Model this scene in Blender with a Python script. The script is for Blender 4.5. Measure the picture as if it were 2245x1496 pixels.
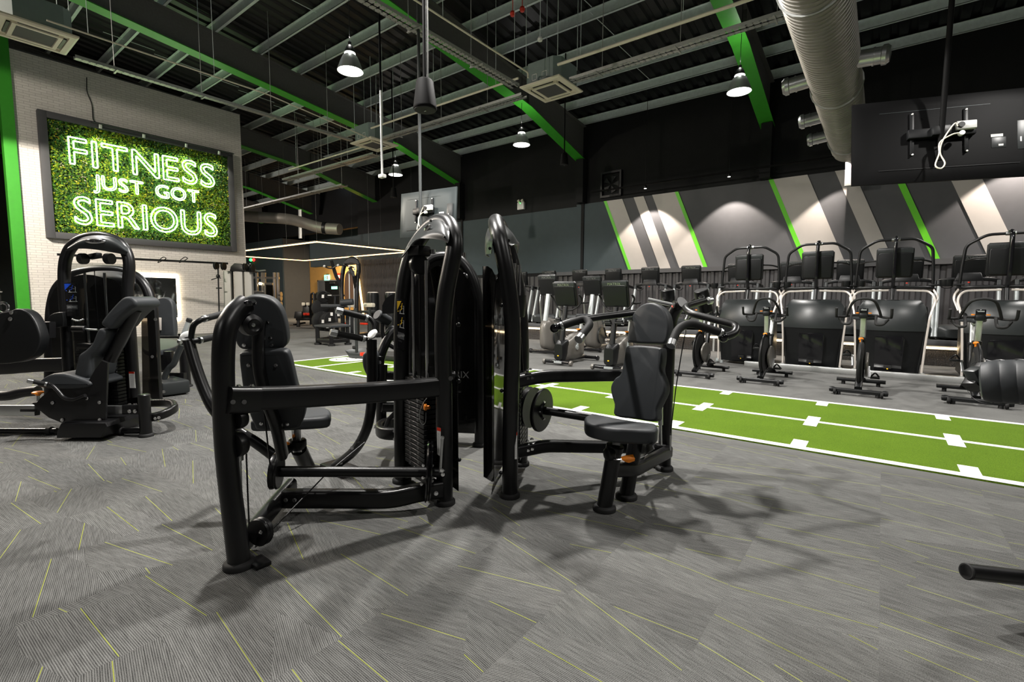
import bpy, bmesh, math, random
from mathutils import Vector, Matrix
from math import sin, cos, pi, radians, sqrt
random.seed(7)
SC = bpy.context.scene
COL = SC.collection
for o in list(bpy.data.objects): bpy.data.objects.remove(o)
V = Vector
# ------------------------------------------------------------------ camera, world, exposure
CAMH = 1.2
yaw, pit, rol = radians(-37.37330633), radians(-5.00438105), radians(0.22513941)
FW = V((sin(yaw)*cos(pit), cos(yaw)*cos(pit), sin(pit)))
_r = V((cos(yaw), -sin(yaw), 0)); _u = _r.cross(FW)
RT = cos(rol)*_r + sin(rol)*_u; UP = -sin(rol)*_r + cos(rol)*_u
CP = V((0, 0, CAMH)); FPX = 1058.8777
cd = bpy.data.cameras.new('camera'); cam = bpy.data.objects.new('camera', cd); COL.objects.link(cam)
cd.sensor_width = 36; cd.lens = FPX/2245*36; cd.clip_start = .05; cd.clip_end = 200
cam.matrix_world = Matrix(((RT.x, UP.x, -FW.x, 0), (RT.y, UP.y, -FW.y, 0), (RT.z, UP.z, -FW.z, CAMH), (0, 0, 0, 1)))
SC.camera = cam
W = bpy.data.worlds.new('world'); SC.world = W; W.use_nodes = True
W.node_tree.nodes['Background'].inputs[0].default_value = (.55, .62, .68, 1)
W.node_tree.nodes['Background'].inputs[1].default_value = .02
SC.view_settings.view_transform = 'Standard'; SC.view_settings.look = 'None'
SC.view_settings.exposure = 0.0; SC.view_settings.gamma = 1; SC.view_settings.use_curve_mapping = False
def lamp(name, kind, loc, power, col=(1, .965, .92), size=.4, aim=None, **k):
    d = bpy.data.lights.new(name, kind); d.energy = power; d.color = col
    if kind == 'AREA': d.shape = 'DISK'; d.size = size
    else: d.shadow_soft_size = size
    for a, b in k.items(): setattr(d, a, b)
    o = bpy.data.objects.new(name, d); COL.objects.link(o); o.location = loc
    if aim is not None: o.rotation_euler = (V(aim)-V(loc)).to_track_quat('-Z', 'Y').to_euler()
    return o
# high-bay lamps of the hall: those in the picture, the rest of the same grid, and one added fill lamp
BAYS = [(-8.1, 5.62, 5.4), (-8.1, 11.0, 5.4), (-13.3, 10.9, 5.35), (-2.55, 10.9, 5.4)]
BAYS_OUT_FILL = [(-2.9, 5.0, 5.4), (-3.8, 2.0, 5.4), (2.9, 5.6, 5.4), (2.9, 11, 5.4), (-8.1, .2, 5.4), (1.6, .9, 5.4), (-2.6, -5.2, 5.4), (-13.6, .2, 5.4), (-11.5, -2.5, 7.3)]  # last entry: unseen lamp added to brighten the upper brick wall
KEY = {4: 1600, 5: 1500, 8: 500, 9: 260, 10: 260, 11: 1900, 12: 800}
for i, p in enumerate(BAYS + BAYS_OUT_FILL):
    lamp('bay_or_fill_light', 'SPOT', (p[0], p[1], p[2]-.04), KEY.get(i, 720), (1, .89, .76) if i in (11, 12) else (1, .965, .92), size=.11, aim=(p[0], p[1], 0), spot_size=radians(124 if i < 4 or i in (6, 7) else 150 if i in (4, 5) else 177), spot_blend=.5 if i < 4 or i in (6, 7) else .3 if i in (4, 5) else .04)
    if i < 8: lamp('lamp_uplight', 'POINT', (p[0], p[1], p[2]+.62), 10, size=.05)
# ------------------------------------------------------------------ materials
def mat(name, col=(.5, .5, .5), rough=.5, metal=0, spec=.5, emit=None, es=1, alpha=1, coat=0):
    m = bpy.data.materials.new(name); m.use_nodes = True
    b = m.node_tree.nodes['Principled BSDF']
    b.inputs['Base Color'].default_value = (*col, 1); b.inputs['Roughness'].default_value = rough
    b.inputs['Metallic'].default_value = metal; b.inputs['Specular IOR Level'].default_value = spec
    b.inputs['Coat Weight'].default_value = coat
    if emit: b.inputs['Emission Color'].default_value = (*emit, 1); b.inputs['Emission Strength'].default_value = es
    if alpha < 1: b.inputs['Alpha'].default_value = alpha
    return m
class NT:
    def __init__(s, m): s.m = m; s.t = m.node_tree; s.b = s.t.nodes['Principled BSDF']
    def n(s, typ, **k):
        x = s.t.nodes.new(typ)
        for a, v in k.items(): setattr(x, a, v)
        return x
    def put(s, sock, v):
        if isinstance(v, bpy.types.NodeSocket): s.t.links.new(v, sock)
        else: sock.default_value = v
    def math(s, op, a, b=0.0, c=0.0, clamp=False):
        x = s.n('ShaderNodeMath', operation=op, use_clamp=clamp)
        s.put(x.inputs[0], a); s.put(x.inputs[1], b); s.put(x.inputs[2], c); return x.outputs[0]
    def mix(s, f, a, b):
        x = s.n('ShaderNodeMix', data_type='RGBA'); s.put(x.inputs['Factor'], f); s.put(x.inputs['A'], a); s.put(x.inputs['B'], b)
        return x.outputs['Result']
    def noise(s, vec, scale, det=2, rough=.5):
        x = s.n('ShaderNodeTexNoise'); s.put(x.inputs['Scale'], scale); s.put(x.inputs['Detail'], det); s.put(x.inputs['Roughness'], rough)
        if vec is not None: s.put(x.inputs['Vector'], vec)
        return x.outputs['Fac']
    def ramp(s, f, a, b, lo=0., hi=1.):
        x = s.n('ShaderNodeMapRange'); s.put(x.inputs[0], f); x.inputs[1].default_value = lo; x.inputs[2].default_value = hi
        x.inputs[3].default_value = a; x.inputs[4].default_value = b; return x.outputs[0]
    def pos(s): return s.n('ShaderNodeTexCoord').outputs['Object']
    def bump(s, h, strength=.3, dist=.01):
        x = s.n('ShaderNodeBump'); x.inputs['Strength'].default_value = strength; x.inputs['Distance'].default_value = dist
        s.put(x.inputs['Height'], h); s.t.links.new(x.outputs[0], s.b.inputs['Normal'])
def grain(m, scale, amt, bump=0, dist=.002):
    """slight colour and surface grain on a plain material"""
    t = NT(m); c = t.b.inputs['Base Color'].default_value[:3]
    f = t.noise(t.pos(), scale, 4)
    lo = [x*(1-amt) for x in c]; hi = [min(1, x*(1+amt)) for x in c]
    t.put(t.b.inputs['Base Color'], t.mix(f, (*lo, 1), (*hi, 1)))
    if bump: t.bump(f, bump, dist)
    return m
M = {}
M['black'] = grain(mat('black_powder_coat', (.0045, .0045, .005), .34, spec=.42), 900, .25, .05, .0006)
M['vinyl'] = grain(mat('black_vinyl', (.026, .029, .032), .52, spec=.38), 1400, .25, .12, .0006)
M['plastic'] = grain(mat('black_plastic', (.005, .0055, .006), .40, spec=.35), 500, .2, .05, .0005)
M['graphite'] = grain(mat('graphite_plastic', (.020, .023, .0235), .38), 400, .15)
M['rubber'] = grain(mat('rubber', (.012, .012, .012), .7, spec=.3), 700, .25, .1, .0008)
M['gloss'] = grain(mat('gloss_black', (.006, .006, .007), .12, spec=.6), 300, .1)
M['chrome'] = grain(mat('chrome', (.75, .75, .76), .16, 1), 60, .08)
M['steel'] = grain(mat('brushed_steel', (.55, .56, .56), .32, 1), 120, .12)
M['alu'] = grain(mat('aluminium', (.62, .63, .62), .38, .9), 90, .1)
M['silver'] = grain(mat('silver_paint', (.42, .45, .45), .35, .35), 80, .08)
M['champagne'] = grain(mat('warm_silver_paint', (.62, .57, .52), .32, .35), 80, .08)
M['grey_shell'] = grain(mat('grey_shell', (.16, .15, .135), .38, .3), 90, .1)
M['orange'] = grain(mat('orange_plastic', (.9, .26, .01), .4), 200, .08)
M['red'] = grain(mat('red_plastic', (.75, .035, .01), .42), 200, .1)
M['yellow'] = grain(mat('yellow_print', (.85, .52, .02), .5), 200, .06)
M['white'] = grain(mat('white_print', (.72, .72, .70), .5), 150, .05)
M['blue'] = grain(mat('blue_print', (.01, .08, .62), .5), 200, .06)
M['paleplastic'] = grain(mat('cream_plastic', (.80, .74, .60), .45), 40, .06)
M['galv'] = grain(mat('galvanised_steel', (.62, .70, .69), .5, .1), 14, .2)
M['galvlite'] = grain(mat('bright_galvanised_steel', (.42, .43, .42), .42, .5), 20, .16)
M['girder'] = grain(mat('dark_girder_paint', (.13, .13, .125), .6), 25, .2)
M['green'] = grain(mat('green_girder_paint', (.045, .36, .022), .45), 10, .12)
M['greenline'] = grain(mat('lime_paint', (.13, .62, .012), .5), 30, .06)
M['deckroof'] = grain(mat('dark_roof_sheet', (.0045, .005, .0055), .45, .3), 4, .35)
M['darkwall'] = grain(mat('black_wall_paint', (.009, .0095, .010), .75, spec=.25), 5, .25, .1, .004)
M['teal'] = grain(mat('slate_wall_paint', (.050, .068, .074), .7, spec=.3), 5, .1, .08, .003)
M['greywall'] = grain(mat('grey_wall_paint', (.085, .086, .089), .65, spec=.3), 6, .08, .05, .002)
M['charcoal'] = grain(mat('charcoal_stripe_paint', (.085, .088, .094), .65, spec=.3), 6, .08, .05, .002)
M['palewall'] = grain(mat('pale_stripe_paint', (.48, .46, .43), .65, spec=.3), 6, .05, .05, .002)
M['corrug'] = grain(mat('corrugated_cladding', (.06, .058, .06), .5, .2), 8, .15)
M['ochre'] = grain(mat('ochre_wall', (.50, .28, .075), .7), 6, .1)
M['browntint'] = grain(mat('brown_tinted_panel', (.10, .045, .015), .3), 6, .15)
M['whiteline'] = grain(mat('white_turf_line', (.74, .74, .72), .8), 300, .12, .2, .004)
M['ducting'] = grain(mat('spiral_duct_steel', (.30, .285, .26), .42, .6), 3, .25)
M['warmled'] = mat('warm_led', (1, .8, .5), .5, emit=(1, .58, .2), es=6)
M['poleblack'] = grain(mat('matt_black_pole', (.004, .004, .004), .7, spec=.08), 90, .2)
M['polegrey'] = grain(mat('grey_pole', (.05, .055, .055), .5, spec=.2), 90, .2)
M['tvblack'] = grain(mat('television_black', (.0022, .0022, .0024), .5, spec=.12), 200, .2)
M['tvgrey'] = grain(mat('television_grey', (.035, .044, .045), .42, .3), 200, .1)
M['stepled'] = mat('warm_white_led', (1, .85, .6), .5, emit=(1, .74, .42), es=11)
M['mirrorled'] = mat('mirror_backlight', (1, .9, .7), .5, emit=(1, .83, .60), es=9)
M['lampface'] = mat('lamp_diffuser', (1, 1, .95), .5, emit=(1, .97, .88), es=9)
M['neon'] = mat('white_green_neon', (.9, 1, .9), .4, emit=(.66, 1, .55), es=8.5)
M['skylight'] = mat('rooflight', (.8, .9, 1), .5, emit=(.75, .88, 1), es=2.2)
M['ledred'] = mat('red_indicator', (1, 0, 0), .5, emit=(1, .02, .02), es=4)
M['ledgreen'] = mat('green_indicator', (0, 1, .1), .5, emit=(.05, 1, .15), es=4)
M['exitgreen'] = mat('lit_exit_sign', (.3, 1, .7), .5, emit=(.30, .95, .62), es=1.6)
M['mirror'] = mat('mirror_glass', (.85, .88, .87), .03, 1)
def smoked(name, col, mixf, rough=.06):
    m = bpy.data.materials.new(name); m.use_nodes = True; t = m.node_tree; b = t.nodes['Principled BSDF']
    b.inputs['Base Color'].default_value = (.006, .006, .006, 1); b.inputs['Roughness'].default_value = rough
    tr = t.nodes.new('ShaderNodeBsdfTransparent'); tr.inputs[0].default_value = (*col, 1)
    mx = t.nodes.new('ShaderNodeMixShader'); mx.inputs[0].default_value = mixf
    t.links.new(b.outputs[0], mx.inputs[1]); t.links.new(tr.outputs[0], mx.inputs[2])
    t.links.new(mx.outputs[0], t.nodes['Material Output'].inputs[0]); return m
M['smoke'] = smoked('smoked_acrylic', (.35, .33, .30), .55)
M['smoke_dark'] = smoked('dark_smoked_acrylic', (.12, .115, .11), .32)
M['clear'] = smoked('clear_acrylic', (.88, .90, .90), .82)
def carpet_mat():
    m = mat('carpet', (.2, .2, .19), .95, spec=.1); t = NT(m)
    P = t.pos(); sx = t.n('ShaderNodeSeparateXYZ'); t.put(sx.inputs[0], P); X, Y = sx.outputs[0], sx.outputs[1]
    # planks half a metre wide laid in columns; each facet of a plank has its own fan of lines close to the X direction
    u = t.math('DIVIDE', t.math('ADD', X, 2.972), .505); ci = t.math('FLOOR', u)
    xc = t.math('SUBTRACT', X, t.math('SUBTRACT', t.math('MULTIPLY', t.math('ADD', ci, .5), .505), 2.972))
    cv0 = t.n('ShaderNodeCombineXYZ'); t.put(cv0.inputs[0], t.math('ADD', t.math('MULTIPLY', ci, 17.31), t.math('MULTIPLY', xc, .8))); t.put(cv0.inputs[1], t.math("MULTIPLY", Y, 3.6))
    vo = t.n('ShaderNodeTexVoronoi', voronoi_dimensions='2D', feature='F1'); vo.inputs['Scale'].default_value = 1; vo.inputs["Randomness"].default_value = .9
    t.put(vo.inputs['Vector'], cv0.outputs[0])
    cs = t.n('ShaderNodeSeparateColor'); t.put(cs.inputs[0], vo.outputs['Color'])
    cp = t.n('ShaderNodeSeparateXYZ'); t.put(cp.inputs[0], vo.outputs['Position'])
    ang = t.math('MULTIPLY_ADD', t.math('SNAP', cs.outputs[0], .11), .66, pi/2-.33)
    ca, sa = t.math('COSINE', ang), t.math('SINE', ang)
    across = t.math('ADD', t.math('MULTIPLY', X, ca), t.math('MULTIPLY', Y, sa))
    dx, dy = xc, t.math('SUBTRACT', Y, t.math("DIVIDE", cp.outputs[1], 3.6))
    dac = t.math('ADD', t.math('MULTIPLY', dx, ca), t.math('MULTIPLY', dy, sa))
    dal = xc
    along = t.math('SUBTRACT', t.math('MULTIPLY', Y, ca), t.math('MULTIPLY', X, sa))
    line = t.math('SINE', t.math('MULTIPLY', across, 2*pi/.0064))
    cv = t.n('ShaderNodeCombineXYZ'); t.put(cv.inputs[0], t.math('MULTIPLY', across, 118)); t.put(cv.inputs[1], t.math('MULTIPLY', along, 9))
    streak = t.noise(cv.outputs[0], 1.0, 2)
    speck = t.noise(P, 320, 2, .7)
    tone = t.ramp(cs.outputs[1], .86, 1.12)
    ln = t.ramp(line, -.36, .36, -1, 1)
    val = t.math('ADD', t.math('MULTIPLY', streak, .9), t.math('MULTIPLY_ADD', speck, 1.9, -.47))
    val = t.math('ADD', val, ln)
    val = t.math('MULTIPLY', t.ramp(val, .008, .20, .25, 1.6), tone)
    plain = t.math('MULTIPLY', t.ramp(t.noise(P, 260, 3, .75), .055, .205, .3, .7), t.ramp(t.noise(P, 2.2, 3), .85, 1.12, .3, .7))
    # plain loop pile beyond the turf lane
    zone = t.ramp(Y, 0, 1, 4.2, 4.5)
    val = t.math('ADD', t.math('MULTIPLY', val, t.math('SUBTRACT', 1.0, zone)), t.math('MULTIPLY', plain, zone))
    base = t.mix(val, (0, 0, 0, 1), (1.0, 1.0, .965, 1))
    # one lime thread through each facet
    thr = t.math('LESS_THAN', t.math('ABSOLUTE', t.math('SUBTRACT', dac, t.math('MULTIPLY', t.math('SUBTRACT', cs.outputs[2], .5), .07))), .0014)
    thr = t.math('MULTIPLY', thr, t.math('LESS_THAN', t.math('ABSOLUTE', dal), .249))
    thr = t.math('MULTIPLY', thr, t.math('SUBTRACT', 1.0, zone))
    col = t.mix(t.math('MULTIPLY', thr, .85), base, (.30, .33, .05, 1))
    t.put(t.b.inputs['Base Color'], col)
    t.bump(t.math('ADD', line, t.math('MULTIPLY', speck, 2.0)), .35, .0015)
    return m
M['carpet'] = carpet_mat()
def turf_mat():
    m = mat('artificial_turf', (.1, .25, .01), .9, spec=.15); t = NT(m); P = t.pos()
    f = t.noise(P, 150, 4, .75); g = t.noise(P, 3, 2)
    v = t.math('MULTIPLY_ADD', g, .25, t.ramp(f, 0, 1, .3, .72))
    t.put(t.b.inputs['Base Color'], t.mix(v, (.03, .07, .002, 1), (.145, .25, .014, 1))); t.bump(f, .8, .012); return m
M['turf'] = turf_mat()
def brick_mat():
    m = mat('white_brick', (.7, .7, .68), .6); t = NT(m)
    P = t.pos(); sx = t.n('ShaderNodeSeparateXYZ'); t.put(sx.inputs[0], P)
    cb = t.n('ShaderNodeCombineXYZ'); t.put(cb.inputs[0], sx.outputs[1]); t.put(cb.inputs[1], sx.outputs[2])
    br = t.n('ShaderNodeTexBrick'); t.put(br.inputs['Vector'], cb.outputs[0])
    br.inputs['Scale'].default_value = 1; br.inputs['Brick Width'].default_value = .23; br.inputs['Row Height'].default_value = .066
    br.inputs['Mortar Size'].default_value = .005; br.inputs['Mortar Smooth'].default_value = .2
    br.inputs['Color1'].default_value = (.80, .78, .74, 1); br.inputs['Color2'].default_value = (.73, .71, .67, 1); br.inputs['Mortar'].default_value = (.52, .50, .47, 1)
    t.put(t.b.inputs['Base Color'], br.outputs['Color']); t.bump(t.math('SUBTRACT', 1.0, br.outputs['Fac']), .7, .008); return m
M['brick'] = brick_mat()
def plate_mat():
    m = mat('chequer_plate', (.07, .065, .06), .38, .6); t = NT(m); P = t.pos()
    sx = t.n('ShaderNodeSeparateXYZ'); t.put(sx.inputs[0], P); a = t.math('ADD', sx.outputs[0], sx.outputs[2]); b = t.math('SUBTRACT', sx.outputs[0], sx.outputs[2])
    f = t.math('MULTIPLY', t.math('SINE', t.math('MULTIPLY', a, 150)), t.math('SINE', t.math('MULTIPLY', b, 150)))
    t.put(t.b.inputs['Base Color'], t.mix(t.ramp(f, 0, 1, -.2, .6), (.028, .026, .025, 1), (.11, .10, .095, 1))); t.bump(f, .8, .006); return m
M['chequer'] = plate_mat()
# ------------------------------------------------------------------ geometry helpers
def ray(x, y): return FW + RT*((x-1122.5)/FPX) - UP*((y-748)/FPX)
def D(x, y, d): return CP + ray(x, y)*d                       # a point d metres in front of the lens plane
def G(x, y, z=0): r = ray(x, y); return CP + r*((z-CAMH)/r.z)      # a point at height z
def A(x, y, p):                                                  # a point over/near the plan position p
    r = ray(x, y); return CP + r*(math.hypot(p[0], p[1])/math.hypot(r.x, r.y))
def PY(x, y, Yv): r = ray(x, y); return CP + r*(Yv/r.y)
def PX(x, y, Xv): r = ray(x, y); return CP + r*(Xv/r.x)
def PL(x, y, p0, n): r = ray(x, y); return CP + r*((V(p0)-CP).dot(n)/r.dot(n))
def smooth(P, n=5, closed=False):
    P = [V(p) for p in P]; out = []; N = len(P)
    for i in range(N if closed else N-1):
        p0 = P[(i-1) % N] if closed or i > 0 else P[0]*2-P[1]
        p1, p2 = P[i], P[(i+1) % N]
        p3 = P[(i+2) % N] if closed or i+2 < N else P[-1]*2-P[-2]
        for k in range(n):
            t = k/n
            out.append(.5*((2*p1)+(-p0+p2)*t+(2*p0-5*p1+4*p2-p3)*t*t+(-p0+3*p1-3*p2+p3)*t**3))
    if not closed: out.append(P[-1])
    return out
def fillet(P, r, n=5, closed=False):
    P = [V(p) for p in P]; N = len(P); out = [] if closed else [P[0]]
    for i in range(N) if closed else range(1, N-1):
        a, b, c = P[i-1], P[i], P[(i+1) % N]; u, w = (a-b), (c-b)
        d = min(r, u.length*.48, w.length*.48); p, q = b+u.normalized()*d, b+w.normalized()*d
        for k in range(n+1):
            t = k/n; out.append(p*(1-t)**2+b*2*t*(1-t)+q*t*t)
    if not closed: out.append(P[-1])
    return out
def sweep(bm, P, prof, up=None, cap=True, scale=None, closed=False):
    """sweep a 2-D profile along the points P"""
    P = [V(p) for p in P]; N = len(P); rings = []; prev = None
    for i in range(N):
        t = (P[(i+1) % N]-P[i-1]) if closed else (P[min(i+1, N-1)]-P[max(i-1, 0)])
        if t.length < 1e-9: t = V((0, 0, 1))
        t.normalize()
        if up is not None:
            s = t.cross(V(up))
            if s.length < 1e-4: s = t.orthogonal()
        elif prev is None: s = t.orthogonal()
        else: s = prev-t*prev.dot(t)
        s.normalize(); prev = s; w = s.cross(t)
        k = scale[i] if scale else 1
        rings.append([bm.verts.new(P[i]+s*a*k+w*b*k) for a, b in prof])
    m = len(prof)
    for i in range(N if closed else N-1):
        A_, B_ = rings[i], rings[(i+1) % N]
        for j in range(m):
            bm.faces.new((A_[j], A_[(j+1) % m], B_[(j+1) % m], B_[j]))
    if cap and not closed:
        bm.faces.new(rings[0]); bm.faces.new(rings[-1][::-1])
    return rings
def circ(r, n=14, rb=None): rb = rb or r; return [(r*cos(2*pi*i/n), rb*sin(2*pi*i/n)) for i in range(n)]
def rrect(w, h, r, n=3):
    r = min(r, w*.49, h*.49); out = []
    for cx, cy, a0 in ((w/2-r, h/2-r, 0), (-w/2+r, h/2-r, pi/2), (-w/2+r, -h/2+r, pi), (w/2-r, -h/2+r, 3*pi/2)):
        for k in range(n+1): a = a0+pi/2*k/n; out.append((cx+r*cos(a), cy+r*sin(a)))
    return out
def tube(bm, P, r, n=14, cap=True, up=None, closed=False): return sweep(bm, P, circ(r, n), up, cap, closed=closed)
def bar(bm, P, w, h, up=(0, 0, 1), r=.012, cap=True): return sweep(bm, P, rrect(w, h, r), up, cap)
def box(bm, c, s, bev=0, M4=None, seg=2):
    ret = bmesh.ops.create_cube(bm, size=1); vs = ret['verts']
    for v in vs: v.co = V((v.co.x*s[0], v.co.y*s[1], v.co.z*s[2]))
    if bev:
        es = list({e for v in vs for e in v.link_edges}); r = bmesh.ops.bevel(bm, geom=es, offset=min(bev, min(s)*.45), segments=seg, profile=.5, affect='EDGES')
        vs = list({v for f in r['faces'] for v in f.verts} | {v for v in vs if v.is_valid})
    T = Matrix.Translation(V(c)) if M4 is None else M4 @ Matrix.Translation(V(c))
    for v in vs: v.co = T @ v.co
    return vs
def bx(bm, lo, hi, bev=0, M4=None): return box(bm, [(a+b)/2 for a, b in zip(lo, hi)], [abs(b-a) for a, b in zip(lo, hi)], bev, M4)
def frame(o, x, y, z=None):
    x = V(x).normalized(); y = V(y); y = (y-x*y.dot(x)).normalized(); z = x.cross(y)
    return Matrix(((x.x, y.x, z.x, o[0]), (x.y, y.y, z.y, o[1]), (x.z, y.z, z.z, o[2]), (0, 0, 0, 1)))
def axisM(o, z):
    z = V(z).normalized(); x = z.orthogonal().normalized(); return frame(o, x, z.cross(x))
def lathe(bm, prof, M4, n=20):
    rings = []
    for r, z in prof:
        if r < 1e-6: rings.append([bm.verts.new(M4 @ V((0, 0, z)))])
        else: rings.append([bm.verts.new(M4 @ V((r*cos(2*pi*i/n), r*sin(2*pi*i/n), z))) for i in range(n)])
    for a, b in zip(rings, rings[1:]):
        for i in range(n):
            j = (i+1) % n
            if len(a) == 1 and len(b) == 1: continue
            if len(a) == 1: bm.faces.new((a[0], b[i], b[j]))
            elif len(b) == 1: bm.faces.new((a[i], a[j], b[0]))
            else: bm.faces.new((a[i], a[j], b[j], b[i]))
    if len(rings[0]) > 1: bm.faces.new(rings[0][::-1])
    if len(rings[-1]) > 1: bm.faces.new(rings[-1])
def cyl(bm, a, b, r, n=16, r2=None, bev=0):
    a, b = V(a), V(b); L = (b-a).length; r2 = r if r2 is None else r2
    p = [(r-bev, 0), (r, bev), (r2, L-bev), (r2-bev, L)] if bev else [(r, 0), (r2, L)]
    lathe(bm, p, axisM(a, b-a), n)
def ball(bm, c, r, n=12, s=(1, 1, 1)):
    p = [(r*sin(pi*k/8), -r*cos(pi*k/8)) for k in range(9)]; p[0] = (0, -r); p[-1] = (0, r)
    lathe(bm, p, Matrix.Translation(V(c)) @ Matrix.Diagonal((*s, 1)), n)
def prism(bm, pts, thick, bev=0, seg=3):
    """extrude a 3-D planar outline by the vector thick, rounding its rims"""
    pts = [V(p) for p in pts]; thick = V(thick); c = sum(pts, V())/len(pts); rings = []
    steps = [(0, 0)] if not bev else [(bev*(1-sin(pi/2*k/seg)), bev*(1-cos(pi/2*k/seg))) for k in range(seg+1)]
    L = thick.length; tn = thick/L; N = len(pts); inn = []
    nrm = V()
    for i in range(N): nrm += (pts[i]-c).cross(pts[(i+1) % N]-c)
    nrm.normalize()
    for i in range(N):
        e1 = (pts[i]-pts[i-1]); e2 = (pts[(i+1) % N]-pts[i]); d = V()
        for e in (e1, e2):
            if e.length > 1e-9: d += nrm.cross(e.normalized())
        inn.append(d.normalized() if d.length > 1e-6 else V())
    if bev:
        seq = [(o, z) for z, o in [(bev*(1-cos(pi/2*k/seg)), bev*(1-sin(pi/2*k/seg))) for k in range(seg+1)]]
        seq = seq + [(o, L-z) for o, z in reversed(seq)]
    else: seq = [(0, 0), (0, L)]
    for o, z in seq: rings.append([bm.verts.new(p+d*o+tn*z) for p, d in zip(pts, inn)])
    for a, b in zip(rings, rings[1:]):
        for i in range(N): bm.faces.new((a[i], a[(i+1) % N], b[(i+1) % N], b[i]))
    bm.faces.new(rings[0][::-1]); bm.faces.new(rings[-1])
def quad(bm, a, b, c, d): return bm.faces.new([bm.verts.new(V(p)) for p in (a, b, c, d)])
def sheet(bm, rows, thick=None):
    """a grid of points as a surface; thick gives it a back"""
    g = [[bm.verts.new(V(p)) for p in r] for r in rows]
    fs = []
    for a, b in zip(g, g[1:]):
        for i in range(len(a)-1): fs.append(bm.faces.new((a[i], a[i+1], b[i+1], b[i])))
    if thick: bmesh.ops.recalc_face_normals(bm, faces=fs); bmesh.ops.solidify(bm, geom=fs, thickness=thick)
ORG = {}
def thing(name, label, cat, loc=(0, 0, 0), group=None, kind=None):
    o = bpy.data.objects.new(name, None); COL.objects.link(o); o.location = loc; o.empty_display_size = .1
    ORG[o.name] = V(loc); tagit(o, label, cat, group, kind); return o
def tagit(o, label=None, cat=None, group=None, kind=None):
    for k, v in (('label', label), ('category', cat), ('group', group), ('kind', kind)):
        if v: o[k] = v
    return o
def obj(name, bm, m, parent=None, label=None, cat=None, group=None, kind=None, ang=38, flat=False):
    """link a bmesh as ONE mesh object; vertices are given in the space of the scene"""
    bmesh.ops.recalc_face_normals(bm, faces=bm.faces[:])
    me = bpy.data.meshes.new(name); o = bpy.data.objects.new(name, me); COL.objects.link(o)
    if parent is not None:
        off = ORG[parent.name]; ORG[o.name] = off; o.parent = parent
        bmesh.ops.translate(bm, verts=bm.verts[:], vec=-off)
    else: ORG[o.name] = V()
    bm.to_mesh(me); bm.free()
    for x in (m if isinstance(m, (list, tuple)) else [m]): me.materials.append(x if not isinstance(x, str) else M[x])
    if not flat:
        me.shade_smooth(); me.set_sharp_from_angle(angle=radians(ang))
    return tagit(o, label, cat, group, kind)
def B(): return bmesh.new()
def one(name, m, parent, fn, *a, **k):
    """shorthand: make a bmesh, run fn(bm, *a), link it"""
    kk = {q: k.pop(q) for q in ('label', 'cat', 'group', 'kind', 'ang', 'flat') if q in k}
    bm = B(); fn(bm, *a, **k); return obj(name, bm, m, parent, **kk)
def dup(root, loc, rz=0, label=None, name=None):
    r = root.copy(); COL.objects.link(r); r.location = loc; r.rotation_euler = (0, 0, rz)
    if label: r['label'] = label
    def rec(src, dst):
        for c in list(src.children):
            k = c.copy(); COL.objects.link(k); k.parent = dst; rec(c, k)
    rec(root, r); return r
_font = {}
def textmesh(name, s, size, M4, m, parent, depth=.0008, outline=None, res=3, spacing=1, kind=None):
    """flat lettering, or with outline=r the letter outlines as round tubing"""
    cu = bpy.data.curves.new(name, 'FONT'); cu.body = s; cu.size = size; cu.align_x = 'CENTER'; cu.align_y = 'CENTER'; cu.space_character = spacing
    cu.resolution_u = res
    if outline: cu.fill_mode = 'NONE'; cu.bevel_depth = outline; cu.bevel_resolution = 2; cu.extrude = 0
    else: cu.extrude = depth
    t = bpy.data.objects.new(name+'_src', cu); COL.objects.link(t)
    dg = bpy.context.evaluated_depsgraph_get(); me = bpy.data.meshes.new_from_object(t.evaluated_get(dg))
    bpy.data.objects.remove(t); bpy.data.curves.remove(cu)
    bm = B(); bm.from_mesh(me); bpy.data.meshes.remove(me)
    bmesh.ops.transform(bm, matrix=M4, verts=bm.verts[:])
    return obj(name, bm, m, parent, flat=not outline, kind=kind)
# ================================================================== the room
YW, XS = 14.5, -18.0
def S(name, m, fn, *a, **k): return one(name, m, None, fn, *a, kind='structure', **k)
floor = S('floor', 'carpet', bx, (-36, -11, -.1), (8, 26, 0))
wall_back = S('wall_back', 'darkwall', bx, (-20.6, YW, 0), (8, YW+.3, 7.2), label='black painted rear wall with slanted stripes above the cardio row')
wall_right = S('wall_right', 'greywall', bx, (8, -11, 0), (8.3, YW, 9.5))
wall_front = S('wall_front', 'greywall', bx, (-36, -11.3, 0), (8, -11, 9))
wall_end = S('wall_end', 'teal', bx, (-36.3, -11, 0), (-36, 26, 9))
wall_alcove = S('wall_alcove', 'teal', bx, (-28.7, 16.62, 0), (-20.6, 16.9, 7))
one('painted_panel', 'ochre', wall_alcove, bx, (-28.68, 16.59, 0), (-20.6, 16.62, 3.6), label='ochre painted lower wall around the exit door')
S('wall_corner', 'teal', bx, (-36, 14.9, 0), (-28.72, 26, 4.75), label='slate grey projecting room block')
S('wall_return', 'greywall', bx, (-28.72, 14.95, 0), (-28.69, 16.6, 4.75))
wall_lintel = S('wall_lintel', 'teal', bx, (-25.0, YW+.02, 2.88), (-20.6, YW+.3, 4.25))
S('wall_upper', 'darkwall', bx, (-36, YW+.5, 4.8), (-20.6, YW+.8, 9))
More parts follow.
